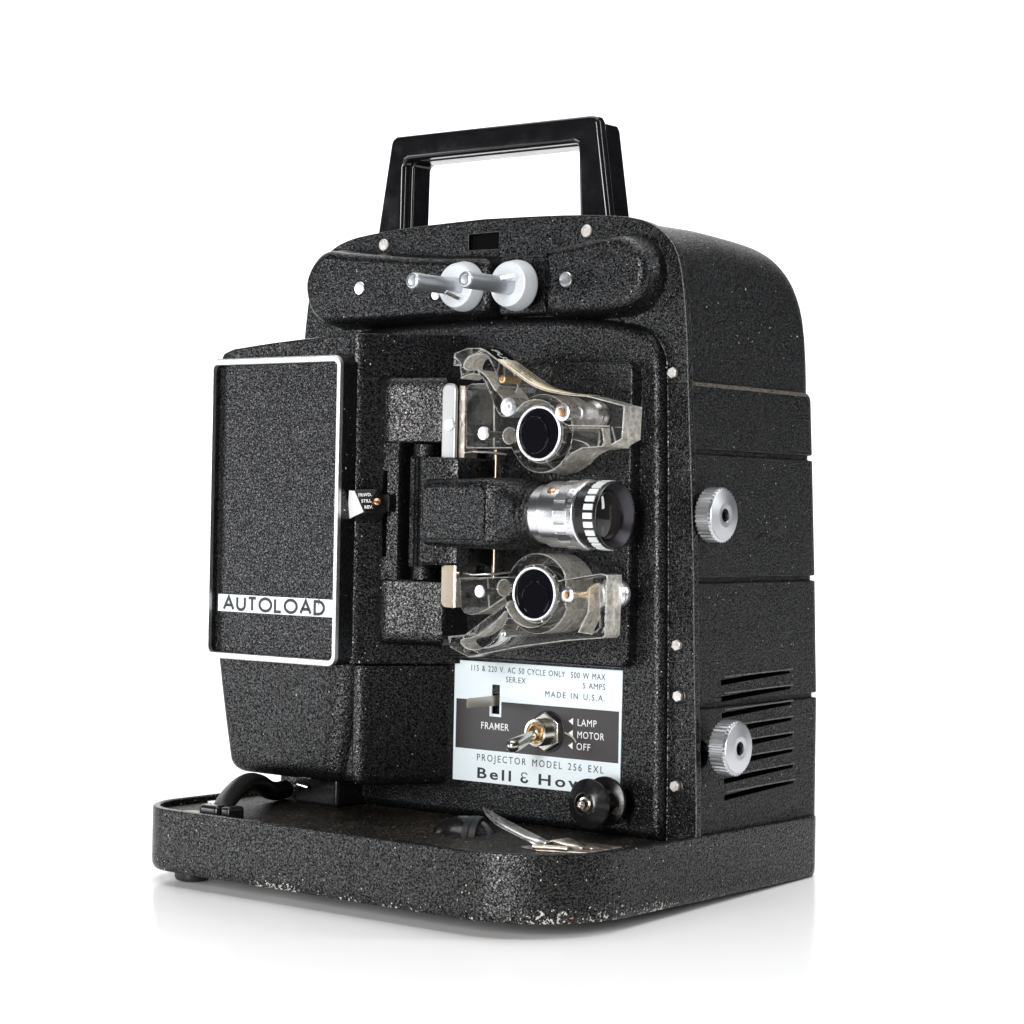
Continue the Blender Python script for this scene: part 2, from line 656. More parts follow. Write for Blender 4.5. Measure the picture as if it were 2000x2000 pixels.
def screw(name, x, y, z, r, h, m, parent, axis='Y', ang=0.0, sgn=-1):
    """domed slotted screw head; (x, y, z) is the centre of its foot, sgn the way it faces"""
    c = {'Y': (x, z), 'X': (y, z), 'Z': (x, y)}[axis]
    w0 = {'Y': y, 'X': x, 'Z': z}[axis]
    prof = [(r, w0 - sgn * 0.05), (r, w0 + sgn * h * 0.6), (r * 0.93, w0 + sgn * h * 0.92), (r * 0.6, w0 + sgn * h * 0.99), (r * 0.2, w0 + sgn * h)]
    o = lathe(name, prof, c, axis, m, parent, 24, True, True, 60)
    hw, hl = r * 0.16, r * 1.1
    ca, sa = math.cos(ang), math.sin(ang)
    q = [(ca * u - sa * v + c[0], sa * u + ca * v + c[1]) for u, v in ((-hl, -hw), (hl, -hw), (hl, hw), (-hl, hw))]
    cu = dome('cutter', q, [(0, w0 - sgn * 0.03), (0, w0 + sgn * h * 1.4)], axis, m, None)
    wn = cu.modifiers.get('wn')
    cu.modifiers.remove(wn)
    cut(o, [cu])
    o.data.materials.append(M['void'])  # slot floor painted near-black in place of its shade
    for pl in o.data.polygons:
        pc = pl.center / S
        w = {'Y': pc.y, 'X': pc.x, 'Z': pc.z}[axis]
        if (w - w0) * sgn < h * 0.5 and (w - w0) * sgn > -0.045 and pl.area / S ** 2 > hw * r:
            pl.material_index = 1
    return o


# ------------------------------------------------------------------ the setting: white table running up into a white backdrop
bm = bmesh.new()
prof = [(-260, 0.0), (150, 0.0)]
for i in range(1, 13):
    a = math.pi / 2 * i / 12
    prof.append((150 + 90 * math.sin(a), 90 * (1 - math.cos(a))))
prof.append((240, 330))
loops = []
cy, sy = math.cos(math.radians(38)), math.sin(math.radians(38))
for s in (-170, 170):
    lp = []
    for t, z in prof:
        lp.append(Vector((s * cy - t * sy, s * sy + t * cy, z)))
    loops.append(lp)
rings(bm, loops, False, False, False)
floor = finish('tabletop', bm, 'floor', None, True, 60, False)
floor['kind'] = 'structure'

# ------------------------------------------------------------------ the projector
T = bpy.data.objects.new('film_projector', None)
C.objects.link(T)
T.location = (0, 0, 0.475 * S)
T.rotation_euler = (math.radians(-1.8151), 0, 0)      # tilted back on its front foot
T['label'] = 'black vintage film projector with carrying handle standing on a white glossy surface'
T['category'] = 'projector'
XC = -4.35                                           # the machine's plane of symmetry


def mirror(right):
    return right + [(2 * XC - x, z) for x, z in reversed(right)]


# --- base tray
outline = rrect(-16.55, 7.77, -8.87, 11.65, (3.0, 4.9, 1.0, 2.0), 10)
outline = [(x, y) for x, y in outline]
base = dome('base', outline, [(0.32, -0.14), (0.10, -0.10), (0.02, 0.06), (0.0, 0.3), (0.0, 2.58), (0.03, 2.64), (0.09, 2.67), (0.26, 2.67), (0.32, 2.62)],
            'Z', 'base', T, True, False)
deck = dome('deck', offset(outline, 0.32), [(0, 2.62), (0.02, 2.36)], 'Z', 'deck', base, False, True)
lathe('rubber_foot', [(0.8, 0.2), (0.8, -0.5), (0.72, -0.64), (0.55, -0.69)], (-13.95, -7.1), 'Z', 'rubber', base, 28)
lathe('rubber_foot', [(0.8, 0.2), (0.8, -0.52), (0.72, -0.66), (0.55, -0.71)], (4.2, -3.0), 'Z', 'rubber', base, 28)
lathe('felt_pad', [(0.42, 2.3), (0.42, 2.40), (0.38, 2.42)], (-14.0, -7.2), 'Z', 'felt', base, 24)

# --- front plate (flange) with bolts
right = [(7.72, 2.36), (7.71, 4.0), (7.47, 9.9), (7.32, 14.2), (7.09, 18.5), (6.89, 21.6), (6.74, 24.2), (6.47, 26.4), (6.16, 27.46), (5.68, 28.12), (5.04, 28.60), (4.24, 28.93), (3.0, 29.16), (0.1, 29.38), (-4.35, 29.5)]
fl = spline(right, 4)[:-1]
flange_out = mirror(fl + [(-4.35, 29.5)])
flange_hole = [(-5.29, 28.12), (-3.53, 28.09), (-3.53, 28.86), (-5.29, 28.84)]
front_plate = holed('front_plate', flange_out, [flange_hole], 1.1, 1.5, 0.045, 'Y', 'worn', T)
sheet('hole_shade_sheet', (-5.4, 1.42, 28.0), (-3.4, 1.42, 28.0), (-3.4, 1.42, 28.95), (-5.4, 1.42, 28.95), 'void', front_plate)  # black sheet painting the shade inside the hole
for (x, z, k) in ((6.14, 22.27, 0), (6.62, 10.7, 0), (6.72, 8.54, 1), (6.67, 4.72, 1)):
    hexo = [(x + 0.24 * math.cos(math.radians(60 * i + 20)), z + 0.24 * math.sin(math.radians(60 * i + 20))) for i in range(6)]
    plate('bolt', hexo, 1.15, 0.93, 0.03, 'Y', 'rivet', front_plate)
    if k:
        lathe('washer', [(0.36, 1.15), (0.36, 1.06), (0.33, 1.05), (0.29, 1.08)], (x, z), 'Y', 'plastic', front_plate, 28)
for (x, z) in ((-10.37, 28.65), (1.43, 28.59)):
    lathe('rivet', [(0.28, 1.15), (0.28, 1.03), (0.25, 1.0), (0.001, 0.985)], (x, z), 'Y', 'rivet', front_plate, 24)

# --- top cover (domed shell above the ledge) and lower shell
def lerp_table(pts, v):
    for (a, b), (c, d) in zip(pts, pts[1:]):
        if v <= c:
            return b + (d - b) * (max(v, a) - a) / (c - a)
    return pts[-1][1]


zl = 21.2
# two half sections: just behind the front plate (follows it) and further back (squarer shoulders)
sec_a = spline([(6.62, 21.2), (6.56, 22.8), (6.44, 24.6), (6.22, 26.2), (5.92, 27.3), (5.45, 27.98), (4.85, 28.44), (4.1, 28.8), (3.0, 29.04), (0.1, 29.28), (-4.35, 29.4)], 4)
sec_b = spline([(6.56, 21.2), (6.54, 22.8), (6.50, 24.6), (6.42, 26.1), (6.26, 27.15), (5.95, 27.9), (5.45, 28.45), (4.7, 28.86), (3.3, 29.14), (0.1, 29.36), (-4.35, 29.44)], 4)
roof = [(1.4, 1.0), (5.0, 0.987), (8.0, 0.970), (9.2, 0.958), (9.9, 0.938), (10.4, 0.908), (10.8, 0.862), (11.1, 0.80), (11.35, 0.72), (11.55, 0.56), (11.68, 0.37), (11.76, 0.2), (11.8, 0.1)]
bm = bmesh.new()
loops = []
for y in (1.52, 2.2, 3.0, 4.0, 5.2, 6.5, 7.8, 8.8, 9.4, 9.9, 10.2, 10.5, 10.75, 10.95, 11.12, 11.27, 11.4, 11.52, 11.61, 11.68, 11.74, 11.78):
    t = min(1.0, (y - 1.5) / 4.5)
    t = t * t * (3 - 2 * t)
    k = lerp_table(roof, y)
    rr = max(0.0, (y - 11.0) / 0.8)
    ins = 0.35 * (1 - math.sqrt(max(0.0, 1 - min(1, rr) ** 2)))
    half = []
    for (xa, za), (xb, zb) in zip(sec_a, sec_b):
        x = xa + (xb - xa) * t
        z = za + (zb - za) * t
        f = (x - XC) / (6.6 - XC)
        half.append((x - ins * f, zl + (z - zl) * k))
    full = half + [(2 * XC - x, z) for x, z in reversed(half[:-1])]
    loops.append([Vector((x, y, z)) for x, z in full])
rings(bm, loops, True, True)
top_cover = finish('top_cover', bm, 'shell', T, True, 50)

def dr(z):
    return 0.039 * (z - 2.6)


def rear(z):
    pts = [(2.3, 11.7), (6, 11.97), (8, 12.02), (13.4, 12.03), (19, 11.95), (22.1, 11.88)]
    for (a, b), (c, d) in zip(pts, pts[1:]):
        if z <= c:
            return b + (d - b) * (z - a) / (c - a)
    return 12.05


def groove(z):
    return [(0, z - 0.16), (0.03, z - 0.12), (0.18, z - 0.09), (0.18, z + 0.09), (0.03, z + 0.12), (0, z + 0.16)]


lev = [(0.0, 2.36)]
for g in (8.10, 13.45, 18.95):
    lev += groove(g)
lev += [(0.0, 21.55), (0.03, 21.75), (0.12, 21.9), (0.3, 21.96)]
bm = bmesh.new()
lps = []
for d, z in lev:
    e = dr(z) + d
    lps.append([Vector((x, y, z)) for x, y in rrect(2 * XC - 7.58 + e, 7.58 - e, 1.52, rear(z) - d, (0, 0, 0.8 - d * 0.6, 0.8 - d * 0.6), 6)])
rings(bm, lps)
for f in bm.faces:
    if f.calc_center_median().z > 21.8 and f.calc_center_median().z < 21.955 and len(f.verts) == 4:
        f.material_index = 1
rear_shell = finish('rear_shell', bm, ['shell', 'dusty'], T)
cs = []
for i in range(8):
    zb = 9.28 - 0.708 * i
    q = [(3.7, zb), (9.45, zb + 0.10), (9.45, zb + 0.33), (3.7, zb + 0.23)]
    c = dome('cutter', q, [(0, 6.2), (0, 8.5)], 'X', 'void', None)
    c.modifiers.remove(c.modifiers['wn'])
    cs.append(c)
c = dome('cutter', circle(1.95, 6.5, 0.62, 20), [(0, 5.8), (0, 8.5)], 'X', 'void', None)
c.modifiers.remove(c.modifiers['wn'])
cs.append(c)
cut(rear_shell, cs)
for i in range(8):
    zb = 9.28 - 0.708 * i
    xs = 7.58 - dr(zb)
    pts = []
    for y, dz in ((3.72, 0.0), (9.43, 0.10)):
        for x in (xs - 0.12, xs + 0.015):
            for h in (-0.035, 0.03):
                pts.append((x, y, zb + dz + h))
    hull('vent_lip', pts, 0.01, 'worn', rear_shell, 1)

# --- handle
ho = [(-11.22, 29.0), (-10.45, 33.45), (-10.35, 33.68), (-10.1, 33.79), (1.2, 33.77), (1.52, 33.68), (1.65, 33.45), (2.32, 29.0)]
hi = [(-9.66, 29.0), (-9.60, 32.30), (-9.52, 32.52), (-9.3, 32.62), (0.28, 32.62), (0.48, 32.54), (0.55, 32.34), (0.70, 29.0)]
handle = holed('handle', ho + hi[::-1], [], 1.45, 2.12, 0.2, 'Y', 'handle', T)
h2 = [(-11.0, 29.0), (-10.28, 33.28), (-10.18, 33.5), (-9.95, 33.6), (1.05, 33.58), (1.35, 33.5), (1.47, 33.28), (2.15, 29.0)]
h2i = [(-9.60, 29.0), (-9.54, 32.32), (-9.46, 32.50), (-9.28, 32.58), (0.26, 32.58), (0.44, 32.51), (0.50, 32.34), (0.64, 29.0)]
holed('grip_back', h2 + h2i[::-1], [], 2.10, 3.40, 0.10, 'Y', 'handle', handle)

# --- raised front housing and its inner panel
right = [(6.27, 2.36), (6.2, 7.6), (6.12, 12.0), (5.97, 18.5), (5.83, 22.3), (5.66, 23.2), (5.20, 23.88), (4.48, 24.27), (2.99, 24.57), (0.21, 24.82), (-4.35, 24.95)]
fb = spline(right, 5)[:-1]
body_out = mirror(fb + [(-4.35, 24.95)])
housing = dome('front_housing', body_out, [(-0.05, 1.12), (-0.04, 1.06), (0.0, 1.04)] + rounded(1.0, 0.56, 0.42, 8), 'Y', 'crinkle', T)
plate_hole_cut = dome('cutter', rrect(-2.96, -2.46, 7.1, 8.52, 0.02, 2), [(0, 0.3), (0, 1.0)], 'Y', 'void', None)
plate_hole_cut.modifiers.remove(plate_hole_cut.modifiers['wn'])
cut(housing, [plate_hole_cut])
inner = dome('inner_panel', rrect(-5.4, 5.25, 9.68, 22.72, 0.55, 6), rounded(0.02, -0.65, 0.14, 4), 'Y', 'crinkle', housing)

# --- reel arms with hubs and spindles
la = [(-2.93, 25.4), (-2.95, 27.15)]
left_arm_o = spline([(-12.9, 28.38), (-13.75, 27.85), (-14.22, 26.9), (-13.95, 25.75), (-13.2, 25.05), (-12.2, 24.88), (-9.0, 24.88), (-6.0, 24.93), (-3.6, 24.98), (-3.15, 25.12), (-2.95, 25.5), (-2.93, 26.3), (-2.96, 27.1), (-3.2, 27.48), (-3.7, 27.6), (-6.0, 27.72), (-9.0, 27.98), (-11.5, 28.24)], 5, True)
armL = dome('reel_arm', left_arm_o, [(-0.18, 1.15), (-0.1, 0.7)] + rounded(0.3, -0.3, 0.42, 6), 'Y', 'crinkle', T)
right_arm_o = spline([(-0.02, 25.3), (-0.05, 25.0), (0.5, 24.86), (2.5, 24.86), (4.3, 24.98), (5.15, 25.5), (5.52, 26.4), (5.28, 27.35), (4.5, 28.0), (3.6, 28.12), (1.5, 27.9), (0.3, 27.78), (-0.1, 27.62), (-0.02, 27.25), (0.14, 26.3)], 5, True)
armR = dome('reel_arm', right_arm_o, [(-0.18, 1.15), (-0.1, 0.7)] + rounded(0.3, -0.3, 0.42, 6), 'Y', 'crinkle', T)
dome('arm_end', rrect(-2.85, 0.4, 24.95, 27.62, 0.3, 5), rounded(1.12, 0.25, 0.2, 4), 'Y', 'crinkle', armR)
screw('screw', -10.59, -0.3, 26.5, 0.31, 0.09, 'alu', armL, 'Y', -0.5)
screw('screw', -5.95, -0.3, 26.0, 0.25, 0.08, 'alu', armL, 'Y', 0.3)
screw('screw', 1.38, -0.3, 26.34, 0.33, 0.09, 'alu', armR, 'Y', 0.85)
for arm, cx, cz, yb in ((armL, -4.25, 26.28, -0.3), (armR, -1.28, 26.2, -0.26)):
    lathe('hub', [(0.6, yb + 0.6), (0.6, yb), (1.08, yb), (1.12, yb - 0.05), (1.125, yb - 0.2), (1.00, -0.98), (0.97, -1.03), (0.91, -1.05), (0.88, -1.03), (0.3, -1.0)], (cx, cz), 'Y', 'zinc', arm, 48)
    lathe('spindle', [(0.42, -0.9), (0.40, -1.7), (0.375, -1.8), (0.375, -3.92), (0.33, -4.01), (0.25, -4.04), (0.24, -3.99), (0.2, -3.98), (0.19, -4.05), (0.001, -4.06)], (cx + 0.01, cz - 0.07), 'Y', 'spindle', arm, 32)
    dd = Vector((0.72, 0, -0.69)) if arm is armL else Vector((0.55, 0, 0.83))
    tube('cross_hole_shade', [Vector((cx, -2.75, cz - 0.07)) + dd * 0.34, Vector((cx, -2.75, cz - 0.07)) + dd * 0.379], 0.06, 'void', arm, 12)  # near-black dot standing in for the shade of a hole
for arm, cx, cz, up in ((armL, -4.24, 26.21, -1), (armR, -1.27, 26.13, 1)):
    a0 = math.radians(35 if up > 0 else -55)
    d = Vector((math.cos(a0), 0, math.sin(a0)))
    e = Vector((-math.sin(a0), 0, math.cos(a0)))
    o = Vector((cx, 0, cz))
    pts = []
    for (rr, yy) in ((0.3, -1.0), (0.72, -1.0), (0.70, -1.3), (0.40, -1.95), (0.3, -1.95)):
        for s in (-0.1, 0.1):
            pts.append(o + d * rr + e * s + Vector((0, yy, 0)))
    hull('spindle_key', pts, 0.015, 'alu', arm, 1)

# --- film loading box at the left, its cover with a metal rim, and the pod underneath
def zbox(x):
    pts = [(-16.35, 22.95), (-16.2, 23.3), (-15.6, 23.56), (-13.09, 23.78), (-10.84, 23.92), (-8.64, 24.0), (-7.2, 24.03), (-4.0, 24.1)]
    for (a, b), (c, d) in zip(pts, pts[1:]):
        if x <= c:
            return b + (d - b) * (max(x, a) - a) / (c - a)
    return 24.1


px = [(-16.35, 0.3), (-16.35, -3.42), (-16.25, -3.62), (-16.05, -3.72)]
px += [(-15.9 + 0.5 * i, -3.74) for i in range(0, 16)]
px += [(-8.12, -3.74), (-8.0, -3.78), (-7.92, -3.90), (-7.82, -4.03), (-7.68, -4.12), (-7.52, -4.15), (-7.36, -4.12), (-7.22, -4.03), (-7.10, -3.90), (-7.00, -3.74), (-6.9, -3.56), (-4.33, 0.0), (-4.1, 0.3)]
bm = bmesh.new()
lo = [Vector((x, y, 9.35)) for x, y in px]
lo0 = [Vector((x, y, 9.22)) for x, y in offset(px, 0.1)] if False else None
hi1 = [Vector((x, y, zbox(x) - 0.12)) for x, y in px]
pin = offset(px, 0.1)
hi2 = [Vector((x, y, zbox(x) - 0.03)) for x, y in offset(px, 0.03)]
hi3 = [Vector((x, y, zbox(x))) for x, y in pin]
if area2(px) < 0:
    lo, hi1 = lo[::-1], hi1[::-1]
rings(bm, [lo, hi1, hi2, hi3])
lbox = finish('loading_box', bm, 'crinkle', T, True, 28)
co = rrect(-15.40, -7.28, 9.25, 22.97, 0.42, 6)
cover = dome('box_cover', co, [(0.0, -3.6), (0.0, -5.02), (0.23, -5.02), (0.26, -4.95), (0.27, -4.8)], 'Y', 'crinkle', T)
holed('metal_rim', rrect(-15.42, -7.27, 9.23, 22.99, 0.45, 6), [rrect(-15.17, -7.48, 9.52, 22.70, 0.22, 6)], -4.98, -5.22, 0.035, 'Y', 'rimmetal', cover)
tag_o = box('name_tag', -14.95, -7.80, -4.86, -4.78, 11.38, 12.17, 0.012, 'tag', cover)


def arc(cx, cy, rx, ry, a0, a1, n=16):
    return [(cx + rx * math.cos(math.radians(a0 + (a1 - a0) * i / n)), cy + ry * math.sin(math.radians(a0 + (a1 - a0) * i / n))) for i in range(n + 1)]


def letter(ch):
    """geometric capitals of height 1: (polylines, advance)"""
    if ch == 'A':
        return [[(0, 0), (0.42, 1), (0.84, 0)], [(0.15, 0.33), (0.69, 0.33)]], 0.84
    if ch == 'U':
        return [[(0, 1)] + arc(0.33, 0.35, 0.33, 0.35, 180, 360) + [(0.66, 1)]], 0.66
    if ch == 'T':
        return [[(0, 1), (0.62, 1)], [(0.31, 1), (0.31, 0)]], 0.62
    if ch == 'O':
        return [arc(0.5, 0.5, 0.5, 0.5, 0, 360, 32)], 1.0
    if ch == 'L':
        return [[(0, 1), (0, 0), (0.5, 0)]], 0.5
    if ch == 'D':
        return [[(0, 0), (0, 1), (0.3, 1)] + arc(0.3, 0.5, 0.46, 0.5, 90, -90) + [(0, 0)]], 0.76
    return [], 0.4


u = 0.0
word = []
for ch in 'AUTOLOAD':
    ls, adv = letter(ch)
    word.append((ls, u))
    u += adv + 0.33
tot = u - 0.33
ch_h = 0.56
sx = 6.25 / (tot * ch_h)
for ls, u0 in word:
    strokes('letter', [[((q[0] + u0) * ch_h * sx, q[1] * ch_h) for q in ln] for ln in ls], 0.135,
            lambda a, b, h: Vector((-14.55 + a, -4.861 - h, 11.495 + b)), 'ink', cover)

# pod below the box: a tapering rounded block
def pod_loop(z, t, extra=0.0):
    x0, x1 = -16.35 + 0.65 * t, -7.5 - 0.75 * t
    y0 = -3.72 + 0.35 * t
    o = rrect(x0 + extra, x1 - extra, y0 + extra, 0.4, (0.6, 1.45 - extra, 0.1, 0.1), 9)
    return [Vector((x, y, z)) for x, y in o]


bm = bmesh.new()
lps = [pod_loop(9.45, 0.0), pod_loop(8.0, 0.25), pod_loop(6.4, 0.55), pod_loop(4.6, 0.93)]
for i in range(1, 7):
    a = math.pi / 2 * i / 6
    lps.append(pod_loop(4.55 - 0.75 * math.sin(a), 0.95, 0.6 * (1 - math.cos(a))))
rings(bm, lps)
pod = finish('motor_pod', bm, 'crinkle', T, True, 40)
wo = [(-13, 0.3), (-13, -2.6), (-8.1, -2.9), (-7.85, -3.3), (-7.66, -3.46), (-7.45, -3.48), (-7.28, -3.4), (-7.12, -3.2), (-5.05, 0.0), (-4.9, 0.3)]
dome('pod_side', wo, [(0.35, 3.84), (0.12, 3.92), (0.03, 4.06), (0.0, 4.3), (0.0, 9.2), (0.08, 9.3)], 'Z', 'crinkle', pod, angle=28)

# --- film gate: guide pads, hinge leaf and lens housing
prof_pad = [(-6.78, -2.85), (-6.78, -3.02), (-6.73, -3.15), (-6.63, -3.26), (-6.48, -3.34), (-6.3, -3.37), (-6.1, -3.36), (-5.85, -3.29), (-5.3, -2.92), (-4.5, -2.66), (-3.9, -2.46), (-3.62, -2.34), (-3.5, -2.2), (-3.5, -0.2), (-5.5, -0.2)]
gate = dome('film_gate', prof_pad, [(0.25, 19.15), (0.10, 19.17), (0.0, 19.3), (0.0, 21.55), (0.06, 21.85), (0.2, 22.05), (0.4, 22.12)], 'Z', 'crinkle', T, angle=50)
dome('lower_pad', prof_pad, [(0.4, 10.22), (0.2, 10.3), (0.06, 10.5), (0.0, 10.8), (0.0, 13.0), (0.10, 13.13), (0.25, 13.15)], 'Z', 'crinkle', gate, angle=50)
strip = [(-6.78, -2.85), (-6.78, -3.02), (-6.73, -3.13), (-6.63, -3.22), (-6.48, -3.27), (-6.3, -3.28), (-5.62, -3.08), (-5.52, -2.9), (-5.5, -0.6), (-6.2, -0.6)]
st = dome('guide_strip', strip, [(0.0, 13.05), (0.0, 19.25)], 'Z', 'crinkle', gate)
c = box('cutter', -6.34, -6.12, -3.4, -2.3, 14.7, 18.5, 0, 'void', None)
c.modifiers.remove(c.modifiers['wn'])
cut(st, [c])
lathe('hinge_barrel', [(0.55, 13.16), (0.55, 19.12)], (-4.75, -2.3), 'Z', 'crinkle', gate, 32)
leaf_o = [(-5.05, -2.3), (-5.05, -2.95), (-4.98, -3.02), (-4.75, -3.02), (-4.72, -2.96), (-4.66, -2.96), (-4.63, -3.06), (-4.45, -3.12), (-4.42, -3.06), (-4.34, -3.06), (-4.3, -3.2), (-4.1, -3.3), (-4.0, -3.3), (-3.95, -3.22), (-3.85, -2.2)]
dome('hinge_leaf', leaf_o, [(0.03, 13.72), (0.0, 13.78), (0.0, 18.52), (0.03, 18.58)], 'Z', 'crinkle', gate, angle=25)
gp = [(-3.97, -3.38), (-3.88, -3.42), (-2.6, -3.30), (-2.2, -3.1), (-1.9, -2.6), (-1.9, -0.6), (-3.97, -0.6)]
dome('gate_block', gp, [(0.08, 13.84), (0.0, 13.95), (0.0, 18.42), (0.08, 18.53)], 'Z', 'crinkle', gate, angle=30)
# lens housing: squared block running into a round collar along +X
bm = bmesh.new()
lps = []
for X, hy, hz, cyy, n in ((-3.62, 1.28, 1.28, -2.42, 7), (-3.58, 1.40, 1.38, -2.42, 7), (-3.5, 1.46, 1.46, -2.44, 7), (-2.4, 1.50, 1.50, -2.44, 7), (-1.0, 1.50, 1.52, -2.42, 7), (-0.1, 1.48, 1.54, -2.42, 6.5),
                          (0.05, 1.45, 1.55, -2.42, 6), (0.35, 1.36, 1.55, -2.40, 4.5), (0.75, 1.34, 1.53, -2.4, 3.2), (1.1, 1.38, 1.51, -2.4, 2.5), (1.4, 1.47, 1.51, -2.4, 2.1), (1.48, 1.49, 1.49, -2.4, 2), (1.52, 1.43, 1.43, -2.4, 2), (1.74, 1.43, 1.43, -2.4, 2), (1.78, 1.38, 1.38, -2.4, 2), (2.0, 1.36, 1.36, -2.4, 2)):
    lp = []
    for i in range(64):
        a = 2 * math.pi * i / 64
        ca, sa = math.cos(a), math.sin(a)
        e = 2 / n
        lp.append(Vector((X, cyy + hy * math.copysign(abs(ca) ** e, ca), 16.13 + hz * math.copysign(abs(sa) ** e, sa))))
    lps.append(lp)
rings(bm, lps)
hous = finish('lens_housing', bm, 'crinkle', T, True, 40)
dome('housing_panel', rrect(-3.45, 0.0, 14.98, 17.25, 0.3, 5), [(0.0, -3.85), (0.0, -3.96), (0.05, -4.0)], 'Y', 'crinkle', hous)

# --- forward / still / reverse knob
knob_pts = [(-6.71, -4.75, 17.05), (-6.11, -3.9, 17.11), (-5.78, -3.7, 16.08), (-6.11, -4.75, 16.06), (-7.15, -4.6, 17.07), (-7.51, -4.3, 15.68), (-6.19, -3.6, 15.69), (-6.9, -3.5, 17.1), (-7.0, -3.6, 15.7), (-5.95, -3.3, 16.6)]
knob = hull('mode_knob', knob_pts, 0.03, 'plastic', T, 2)
box('knob_shaft', -6.3, -5.7, -3.6, -2.6, 16.1, 16.9, 0.08, 'plastic', knob)
q1, q2, q3, q4 = Vector((-7.15, -4.6, 17.07)), Vector((-6.71, -4.75, 17.05)), Vector((-6.11, -4.75, 16.06)), Vector((-7.51, -4.3, 15.68))
nrm = (q2 - q1).cross(q4 - q1).normalized()
if nrm.y > 0:
    nrm = -nrm
ctr = (q1 + q2 + q3 + q4) / 4
bm = bmesh.new()
top = [ctr + (q - ctr) * 0.93 + nrm * 0.03 for q in (q1, q2, q3, q4)]
bot = [ctr + (q - ctr) * 0.93 - nrm * 0.05 for q in (q1, q2, q3, q4)]
rings(bm, [bot, top])
finish('white_face', bm, 'white', knob, False)
# lettering on the dark face
p0 = Vector((-6.71, -4.75, 17.05))
eu = (Vector((-6.11, -3.9, 17.11)) - p0).normalized()
ev = (Vector((-6.11, -4.75, 16.06)) - p0)
ev = (ev - eu * ev.dot(eu)).normalized()
en = eu.cross(ev).normalized()
if en.y > 0:
    en = -en
for i, w in enumerate(('FRWD.', 'STILL', 'REV.')):
    o0 = p0 + eu * (0.02 + 0.10 * (i + 1)) + ev * (0.34 + 0.30 * i) + en * 0.02
    text('lettering', w, 0, 0, 0, 0.21, 'white', knob, xs=0.95, weight=0.004,
         place=lambda a, b, h, o0=o0: o0 + eu * a - ev * b + en * h)
sc0 = p0 + eu * 0.92 + ev * 0.62
bm = bmesh.new()
lp = []
for rr, hh in ((0.17, -0.1), (0.17, 0.04), (0.13, 0.08), (0.001, 0.10)):
    lp.append([sc0 + (eu * math.cos(2 * math.pi * i / 20) + ev * math.sin(2 * math.pi * i / 20)) * rr + en * hh for i in range(20)])
rings(bm, lp, True, False)
finish('screw', bm, 'copper', knob)

# --- metal guide plates either side of the gate
gpo = rrect(-3.60, -2.80, 17.5, 21.8, (0.05, 0.05, 0.32, 0.32), 6)
gpl = plate('guide_plate', gpo, -2.40, -2.62, 0.09, 'Y', 'satin', T)
screw('screw', -3.08, -2.62, 19.98, 0.27, 0.08, 'alu', gpl, 'Y', -0.5)
box('plate_back', -2.78, -2.45, -2.40, -1.5, 17.5, 21.7, 0.02, 'leaf', gpl)
gpo = rrect(-3.48, -2.80, 11.96, 15.0, (0.3, 0.05, 0.05, 0.05), 6)
gpl2 = plate('guide_plate', gpo, -2.42, -2.56, 0.03, 'Y', 'tarnish', T)
box('plate_back', -2.78, -2.62, -2.56, -1.2, 11.98, 15.0, 0.02, 'nickel', gpl2)
tube('sprung_arm', [(-2.6, -2.2, 18.75), (-1.9, -2.4, 18.8), (-1.3, -2.0, 18.78), (-0.9, -1.4, 18.7)], 0.06, 'steel', gpl)
tube('sprung_arm', [(-2.5, -2.2, 13.5), (-1.8, -2.4, 13.45), (-1.0, -2.0, 13.5), (-0.6, -1.4, 13.6)], 0.06, 'steel', gpl2)
lathe('guide_pin', [(0.14, 17.4), (0.14, 18.9)], (-1.35, -1.5), 'Z', 'tarnish', gpl, 16)
lathe('guide_pin', [(0.14, 13.3), (0.14, 15.0)], (-1.35, -1.5), 'Z', 'tarnish', gpl2, 16)

# --- projection lens
LC = (-2.4, 16.15)
barrel = lathe('projection_lens', [(0.8, 1.6), (1.27, 1.7), (1.27, 2.58), (1.29, 2.60), (1.38, 2.60), (1.40, 2.63), (1.40, 3.48), (1.38, 3.51)], LC, 'X', 'lens_metal', T, 72)
lathe('index_ring', [(1.2, 4.10), (1.46, 4.10), (1.48, 4.12), (1.48, 4.22), (1.50, 4.24), (1.50, 4.50), (1.48, 4.54), (1.42, 4.58), (1.1, 4.58)], LC, 'X', 'lens_metal', barrel, 72)
lathe('knurl_core', [(1.34, 3.45), (1.34, 4.12)], LC, 'X', 'steel', barrel, 48)


def ring_blocks(name, n, x0, x1, r0, r1, half, m, phase):
    for i in range(n):
        a = 2 * math.pi * (i + phase) / n
        ca, sa = math.cos(a), math.sin(a)
        rad, tan = Vector((0, ca, sa)), Vector((0, -sa, ca))
        o = Vector((0, LC[0], LC[1]))
        pts = []
        for X in (x0, x1):
            for r_ in (r0, r1):
                for s_ in (-1, 1):
                    pts.append(o + Vector((X, 0, 0)) + rad * r_ + tan * s_ * half)
        hull(name, pts, 0.012, m, barrel, 1)


